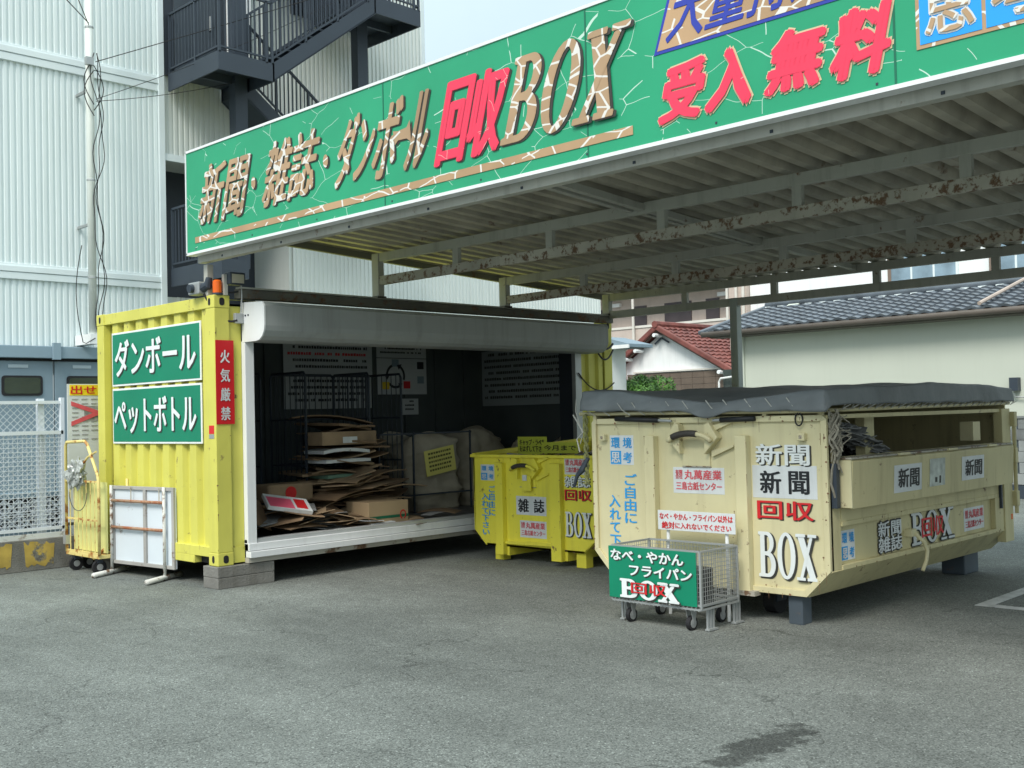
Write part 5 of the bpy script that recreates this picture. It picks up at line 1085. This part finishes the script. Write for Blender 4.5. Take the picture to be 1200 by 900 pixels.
for a in ((0, Lb, .90, .935), (0, Lb, .115, .15), (0, .035, .15, .90), (Lb-.04, Lb, .15, .90), (Lb*.52, Lb*.52+.045, .15, .90)): mb.prism([(a[0], a[2]), (a[1], a[2]), (a[1], a[3]), (a[0], a[3])], lambda u, v, t: FBd(u, v, t), .0125, .035)
mb.build('board_frame', mat('brownish_metal_frame', (.36, .35, .33), .5, var=.15, rust=.2, rs=9), bs, bevel=.002)
for u in (.35*Lb, .80*Lb): MB().tube([FBd(u, .93, .05), FBd(u, .76, .05)], .006, 5).build('hanging_wire', M_RUSTY2, bs)

# ================================================================== HOUSES ON THE RIGHT
def tiles(p, m, P0, A, B, la, lb, pitch, course, thick=.035, name='roof_tiles'):
    """pantiles: P0 eave start, A unit along the eave, B unit up the slope"""
    P0, A, B = Vector(P0), Vector(A).normalized(), Vector(B).normalized(); N = A.cross(B).normalized()
    if N.z < 0: N = -N
    na = int(la/pitch); nb_ = int(lb/course); mb = MB()
    prof_ = [(0, .0), (.18, .022), (.36, .034), (.54, .030), (.72, .008), (.88, -.004), (1.0, .0)]
    for j in range(nb_):
        b0, b1 = j*course, (j+1)*course*1.0+.02
        pl = [((i+t)*pitch, h*pitch/.27) for i in range(na) for t, h in prof_[:-1]]+[(na*pitch, 0)]
        jit = random.uniform(-.003, .003)
        lo = [P0+A*a+B*b0+N*(h+thick+jit) for a, h in pl]; hi = [P0+A*a+B*b1+N*(h+.004) for a, h in pl]; lip = [P0+A*a+B*b0+N*(h-.01) for a, h in pl]
        mb.strip(lo, hi); mb.strip(lip, lo)
    return mb.build(name, m, p, fix=False, kind='stuff')
ch = thing('tiled_house', 'long single storey house with cream plaster wall under a dark glazed tile roof', 'house', (13.5, -2, 0))
bx('wall', M_PLASTER, ch, 13.5, -11, 0, 17.8, 2.86, 3.05); bx('corner_pilaster', M_PLASTER, ch, 13.44, 2.70, 0, 13.52, 2.92, 3.05)
bx('eave_board', mat('grey_brown_eave', (.13, .12, .10), .7), ch, 13.16, -11, 3.03, 13.52, 3.3, 3.07)
MB().tube([(13.10, -11, 3.11), (13.10, 3.45, 3.11)], .055, 10).build('gutter', mat('brown_gutter', (.12, .10, .085), .5), ch, smooth=True)
run, rise = 2.5, .64
tiles(ch, M_TILE, (13.1, -11.0, 3.16), (0, 1, 0), (run, 0, rise), 14.55, math.hypot(run, rise), .27, .235)
mb = MB(); mb.add([(13.1, -11, 3.15), (15.6, -11, 3.79), (15.6, 3.5, 3.79), (13.1, 3.5, 3.15)], [(0, 1, 2, 3)]); mb.add([(15.6, -11, 3.79), (18.1, -11, 3.15), (18.1, 3.5, 3.15), (15.6, 3.5, 3.79)], [(0, 1, 2, 3)]); mb.build('roof_deck', M_TILE, ch)
MB().tube([(15.6, -11, 3.83), (15.6, 3.45, 3.83)], .085, 10).build('ridge_cap', M_TILE, ch, smooth=True)
for k in range(44): bx('ridge_end', M_BAND, ch, 15.46, -10.9+.33*k, 3.755, 15.52, -10.84+.33*k+.08, 3.80) if k % 1 == 0 else None
mb = MB(); mb.bar((13.1, 3.5, 3.15), (15.6, 3.45, 3.80), .11, .09); mb.build('verge_tile', M_TILE, ch, bevel=.03)
mb = MB(); mb.prism([(13.5, 3.05), (17.8, 3.05), (15.6, 3.85)], lambda a, b, t: (a, t, b), 2.6, 2.85); mb.build('gable_wall', M_PLASTER, ch)
MB().tube([(15.4, -2.12, 3.98), (15.3, -2.12, 3.84), (13.1, -2.12, 3.26)], .035, 8).build('roof_pipe', mat('pinkish_pipe', (.42, .34, .29), .6), ch)
mt = thing('meter_box', 'small dark meter box with a bent conduit on the cream wall', 'electrical box', (13.44, -2.5, 1.8)); bx('meter_case', M_CHAR, mt, 13.36, -2.60, 1.78, 13.5, -2.46, 2.0); MB().tube([(13.44, -2.50, 1.8), (13.44, -2.52, 1.68), (13.44, -2.8, 1.66)], .012, 6).build('conduit', M_GALV, mt)
bw = thing('block_wall', 'grey concrete block garden wall at the right in front of the cream house', 'wall', (13.25, -4.2, 0))
bx('footing', M_CHAR, bw, 13.2, -8.0, 0, 13.36, -2.43, .22)
M_BLK = mat('grey_block', (.22, .235, .235), .9, var=.3, vs=2.5, streak=.3); M_BLK2 = mat('dark_grey_block', (.15, .16, .16), .9, var=.3, vs=4)
b1 = bx('block', M_BLK, bw, 13.22, -2.43-.385, .23, 13.34, -2.43, .408, bevel=.006); b2 = bx('block', M_BLK2, bw, 13.222, -2.43-.385, .23, 13.338, -2.43, .408, bevel=.006); b2.location.y = -.39
for j in range(6):
    for i in range(14):
        if (i, j) in ((0, 0), (1, 0)): continue
        copychild(b1 if (i*7+j*5) % 4 else b2, dy=-.39*i-.195*(j % 2)-(b2.location.y if not (i*7+j*5) % 4 else 0)*1.0, dz=.183*j)
bx('mortar_core', M_CHAR, bw, 13.24, -8.0, .22, 13.32, -2.6, 1.32); bx('coping', M_BLK, bw, 13.20, -8.0, 1.322, 13.36, -2.42, 1.36)
# white house behind
wh = thing('white_building', 'plain white building with a group of framed windows behind the tiled house', 'building', (24, -4, 0))
bx('wall', M_WHITE, wh, 24, -16, 0, 32, 9.1, 9.0)
for y0, y1, m in ((2.6, 4.55, 0), (-.2, 1.75, 0)):
    w_ = bx('window', M_BAND, wh, 23.93, y0, 4.2, 24.01, y1, 5.9); n = 3
    for i in range(n): bx('pane', mat('curtained_glass', (.24, .33, .40), .15, var=.35, vs=1.5), w_, 23.92, y0+.06+(y1-y0-.06)*i/n, 4.28, 23.94, y0+(y1-y0-.06)*(i+1)/n, 5.82)
    bx('window_jamb', mat('brown_jamb', (.20, .15, .12), .6), w_, 23.91, y1-.08, 4.2, 23.935, y1+.02, 5.9)
bx('corner_strip', M_APT, wh, 23.8, 9.12, 0, 24.6, 9.75, 9.0)
for y in (9.2, 9.45): MB().tube([(23.75, y, 0), (23.75, y, 9)], .05, 8).build('downpipe', M_APT2, wh)
# red tiled house
rh = thing('red_roof_house', 'white gabled house with a red tiled roof and dark brown boarded wall', 'house', (22, 11, 0))
AP, EL, ER = (11.29, 4.19), (12.95, 3.08), (8.55, 2.68)
mb = MB(); mb.prism([(12.75, 0), (12.75, 3.12), (11.29, 4.05), (8.75, 2.74), (8.75, 0)], lambda a, b, t: (t, a, b), 22.35, 30); mb.build('gable_wall', M_WHITE, rh)
nb2 = 0
for j in range(14):
    for i in range(9):
        y0 = 8.9+.42*i; z0 = .05+.195*j
        if y0+.41 < 12.72: bx('board', M_WOOD, rh, 22.28+.004*((i+j) % 2), y0, z0, 22.35, y0+.41, z0+.187)
bx('trim_rail', M_APT2, rh, 22.24, 8.85, 2.80, 22.35, 12.4, 2.85)
for a, b in ((AP, EL), (AP, ER)):
    mb = MB(); mb.bar((22.05, a[0], a[1]+.02), (22.05, b[0], b[1]+.02), .14, .16); mb.build('barge_tile', M_RTILE, rh, bevel=.03)
    mb = MB(); mb.bar((22.12, a[0], a[1]-.09), (22.12, b[0], b[1]-.09), .05, .07); mb.build('barge_board', M_WOOD, rh)
    mb = MB(); mb.add([(22.0, a[0], a[1]), (30, a[0], a[1]), (30, b[0], b[1]), (22.0, b[0], b[1])], [(0, 1, 2, 3)]); mb.build('roof_deck', M_RTILE, rh, solid=.05)
d_ = Vector((0, AP[0]-ER[0], AP[1]-ER[1])); tiles(rh, M_RTILE, (22.0, ER[0], ER[1]+.03), (1, 0, 0), d_, 8.0, d_.length, .29, .26, thick=.05)
d_ = Vector((0, AP[0]-EL[0], AP[1]-EL[1])); tiles(rh, M_RTILE, (22.0, EL[0], EL[1]+.03), (1, 0, 0), d_, 8.0, d_.length, .29, .26, thick=.05)
MB().tube([(21.95, AP[0], AP[1]+.10), (30, AP[0], AP[1]+.10)], .11, 8).build('ridge_cap', M_RTILE, rh)
for y, z in ((11.29, 3.95), (12.5, 3.25), (8.95, 2.70), (12.05, 3.5)): MB().tube([(21.9, y, z), (22.3, y, z)], .06, 8).build('purlin_end', M_WHITE, rh)
mb = MB(); mb.bar((22.3, 11.29, 3.88), (22.3, 11.55, 3.70), .03, .05); mb.bar((22.3, 11.29, 3.88), (22.3, 11.0, 3.72), .03, .05); mb.build('gable_vent', M_CHAR, rh)
lr = thing('lean_to_roof', 'low red tiled lean to roof left of the white gable', 'roof', (21, 12.9, 2.3)); mb = MB(); mb.add([(20.5, 14.4, 3.0), (23, 14.4, 3.0), (23, 12.3, 2.5), (20.5, 12.3, 2.35)], [(0, 1, 2, 3)]); mb.build('roof_deck', M_RTILE, lr, solid=.06)
tiles(lr, M_RTILE, (20.5, 12.3, 2.42), (1, 0, 0), (0, 2.1, .6), 2.4, 2.15, .29, .26); bx('lean_to_wall', M_CHAR, lr, 20.9, 12.8, 0, 23, 14.4, 2.35)
se = thing('white_shed', 'narrow white shed with a small grey projecting eave behind the far container corner', 'shed', (14, 6.8, 0)); bx('wall', M_WHITE, se, 14.0, 6.62, 0, 14.6, 7.4, 3.2); mb = MB(); mb.prism([(5.98, 3.05), (7.6, 3.05), (7.6, 3.40), (6.8, 3.33), (5.98, 3.12)], lambda a, b, t: (t, a, b), 13.9, 14.8); mb.build('eave', M_SLATE, se); bx('eave_fascia', M_WHITE, se, 13.86, 5.95, 3.02, 13.9, 7.6, 3.10)
fr = thing('window_grille', 'white tubular window guard at the corner beside the canopy post', 'window', (13.6, 3.2, 1.4)); MB().tube([(13.5, 2.95, 2.25), (13.5, 3.30, 2.22), (13.5, 3.34, 2.15), (13.5, 3.34, 1.3)], .022, 8).build('guard_tube', M_WHITE, fr); MB().tube([(13.5, 2.95, 1.92), (13.5, 3.34, 1.90)], .018, 8).build('guard_tube', M_WHITE, fr); bx('dark_glass', M_GLASS, fr, 13.6, 2.88, 1.3, 13.62, 3.3, 2.4)
# apartment block
ap = thing('apartment_block', 'long pinkish beige apartment block with open access balconies', 'building', (40, 24, 0))
bx('wall', M_APT, ap, 41.3, 19.4, 0, 48, 34, 17)
for f in range(5):
    z = 1.9+2.95*f+.15
    bx('balcony_parapet', M_APT, ap, 40.0, 19.4, z, 40.15, 34, z+.95); bx('parapet_cap', M_APT2, ap, 39.95, 19.4, z+.95, 40.2, 34, z+1.07); bx('balcony_slab', M_APT2, ap, 39.97, 19.4, z-.12, 41.3, 34, z)
    for y0, y1, zz in ((21.7, 22.5, 1), (23.4, 25.1, 0), (26.3, 27.1, 1), (29.0, 30.7, 0)):
        d = bx('door' if not zz else 'window', mat('dark_door', (.075, .06, .065), .5), ap, 41.25, y0, z+(1.15 if zz else .0), 41.31, y1, z+2.25)
    for y in (21.2, 28.0): bx('wall_lamp', M_WHITE, ap, 41.1, y, z+2.3, 41.3, y+.5, z+2.5)
for y in (26.1, 20.3): MB().tube([(39.85, y, 0), (39.85, y, 15)], .07, 8).build('downpipe', M_APT2, ap)
bx('end_wall', M_APT2, ap, 39.9, 19.2, 0, 41.5, 19.6, 17)
# clipped green tree
def leaf_tree(name, label, c, r, n, mats, trunk=True, seed=1, group=None, cat='shrub'):
    t = thing(name, label, cat, (c[0], c[1], 0), group=group); rn = random.Random(seed)
    lobes = [(Vector((rn.uniform(-.6, .6)*r[0], rn.uniform(-.6, .6)*r[1], rn.uniform(-.45, .45)*r[2])), rn.uniform(.35, .6)) for _ in range(12)]
    for k, m in enumerate(mats):
        mb = MB()
        for _ in range(n//len(mats)):
            lc, lr_ = rn.choice(lobes); d = Vector((rn.gauss(0, 1), rn.gauss(0, 1), rn.gauss(0, 1))).normalized(); rr = (rn.uniform(.55, 1)**.5)*lr_
            p = Vector(c)+lc+Vector((d.x*r[0], d.y*r[1], d.z*r[2]))*rr
            a = Vector((rn.gauss(0, 1), rn.gauss(0, 1), rn.gauss(0, 1))).normalized(); b = a.cross(d+Vector((.01, 0, .02))).normalized(); s = rn.uniform(.018, .035)
            mb.add([p-a*s*1.6, p+b*s*.6, p+a*s*1.6, p-b*s*.6], [(0, 1, 2, 3)])
        mb.build('foliage', m, t, fix=False)
    mb = MB(); mb.tube([(c[0], c[1], 0), (c[0]+.05, c[1], c[2]*.5), (c[0], c[1]+.05, c[2])], [.09, .07, .03], 8)
    for q in range(6): l = Vector(c)+lobes[q][0]; mb.tube([(c[0], c[1], c[2]*.6), tuple(l)], [.035, .012], 5)
    mb.build('trunk', M_WOOD, t)
leaf_tree('garden_tree', 'clipped bright green garden tree in front of the brown boarded wall', (15, 6.55, 2.02), (.7, .75, .55), 9000, (M_LEAF, M_LEAF, M_LEAF2), seed=2, cat='tree')
leaf_tree('garden_shrub', 'darker green shrub partly hidden by the far container corner', (15.2, 7.75, 1.95), (.5, .55, .55), 5000, (M_LEAF, M_LEAF2), seed=4, cat='tree')
for k in range(3):
    leaf_tree('garden_hedge_bush', 'green bush low behind the skips, '+('left one', 'middle one', 'right one')[k], (13.0+.8*k, 6.0-1.0*k, .8), (.8, .8, .8), 3000, (M_LEAF2, M_LEAF), seed=9+k, cat='shrub')
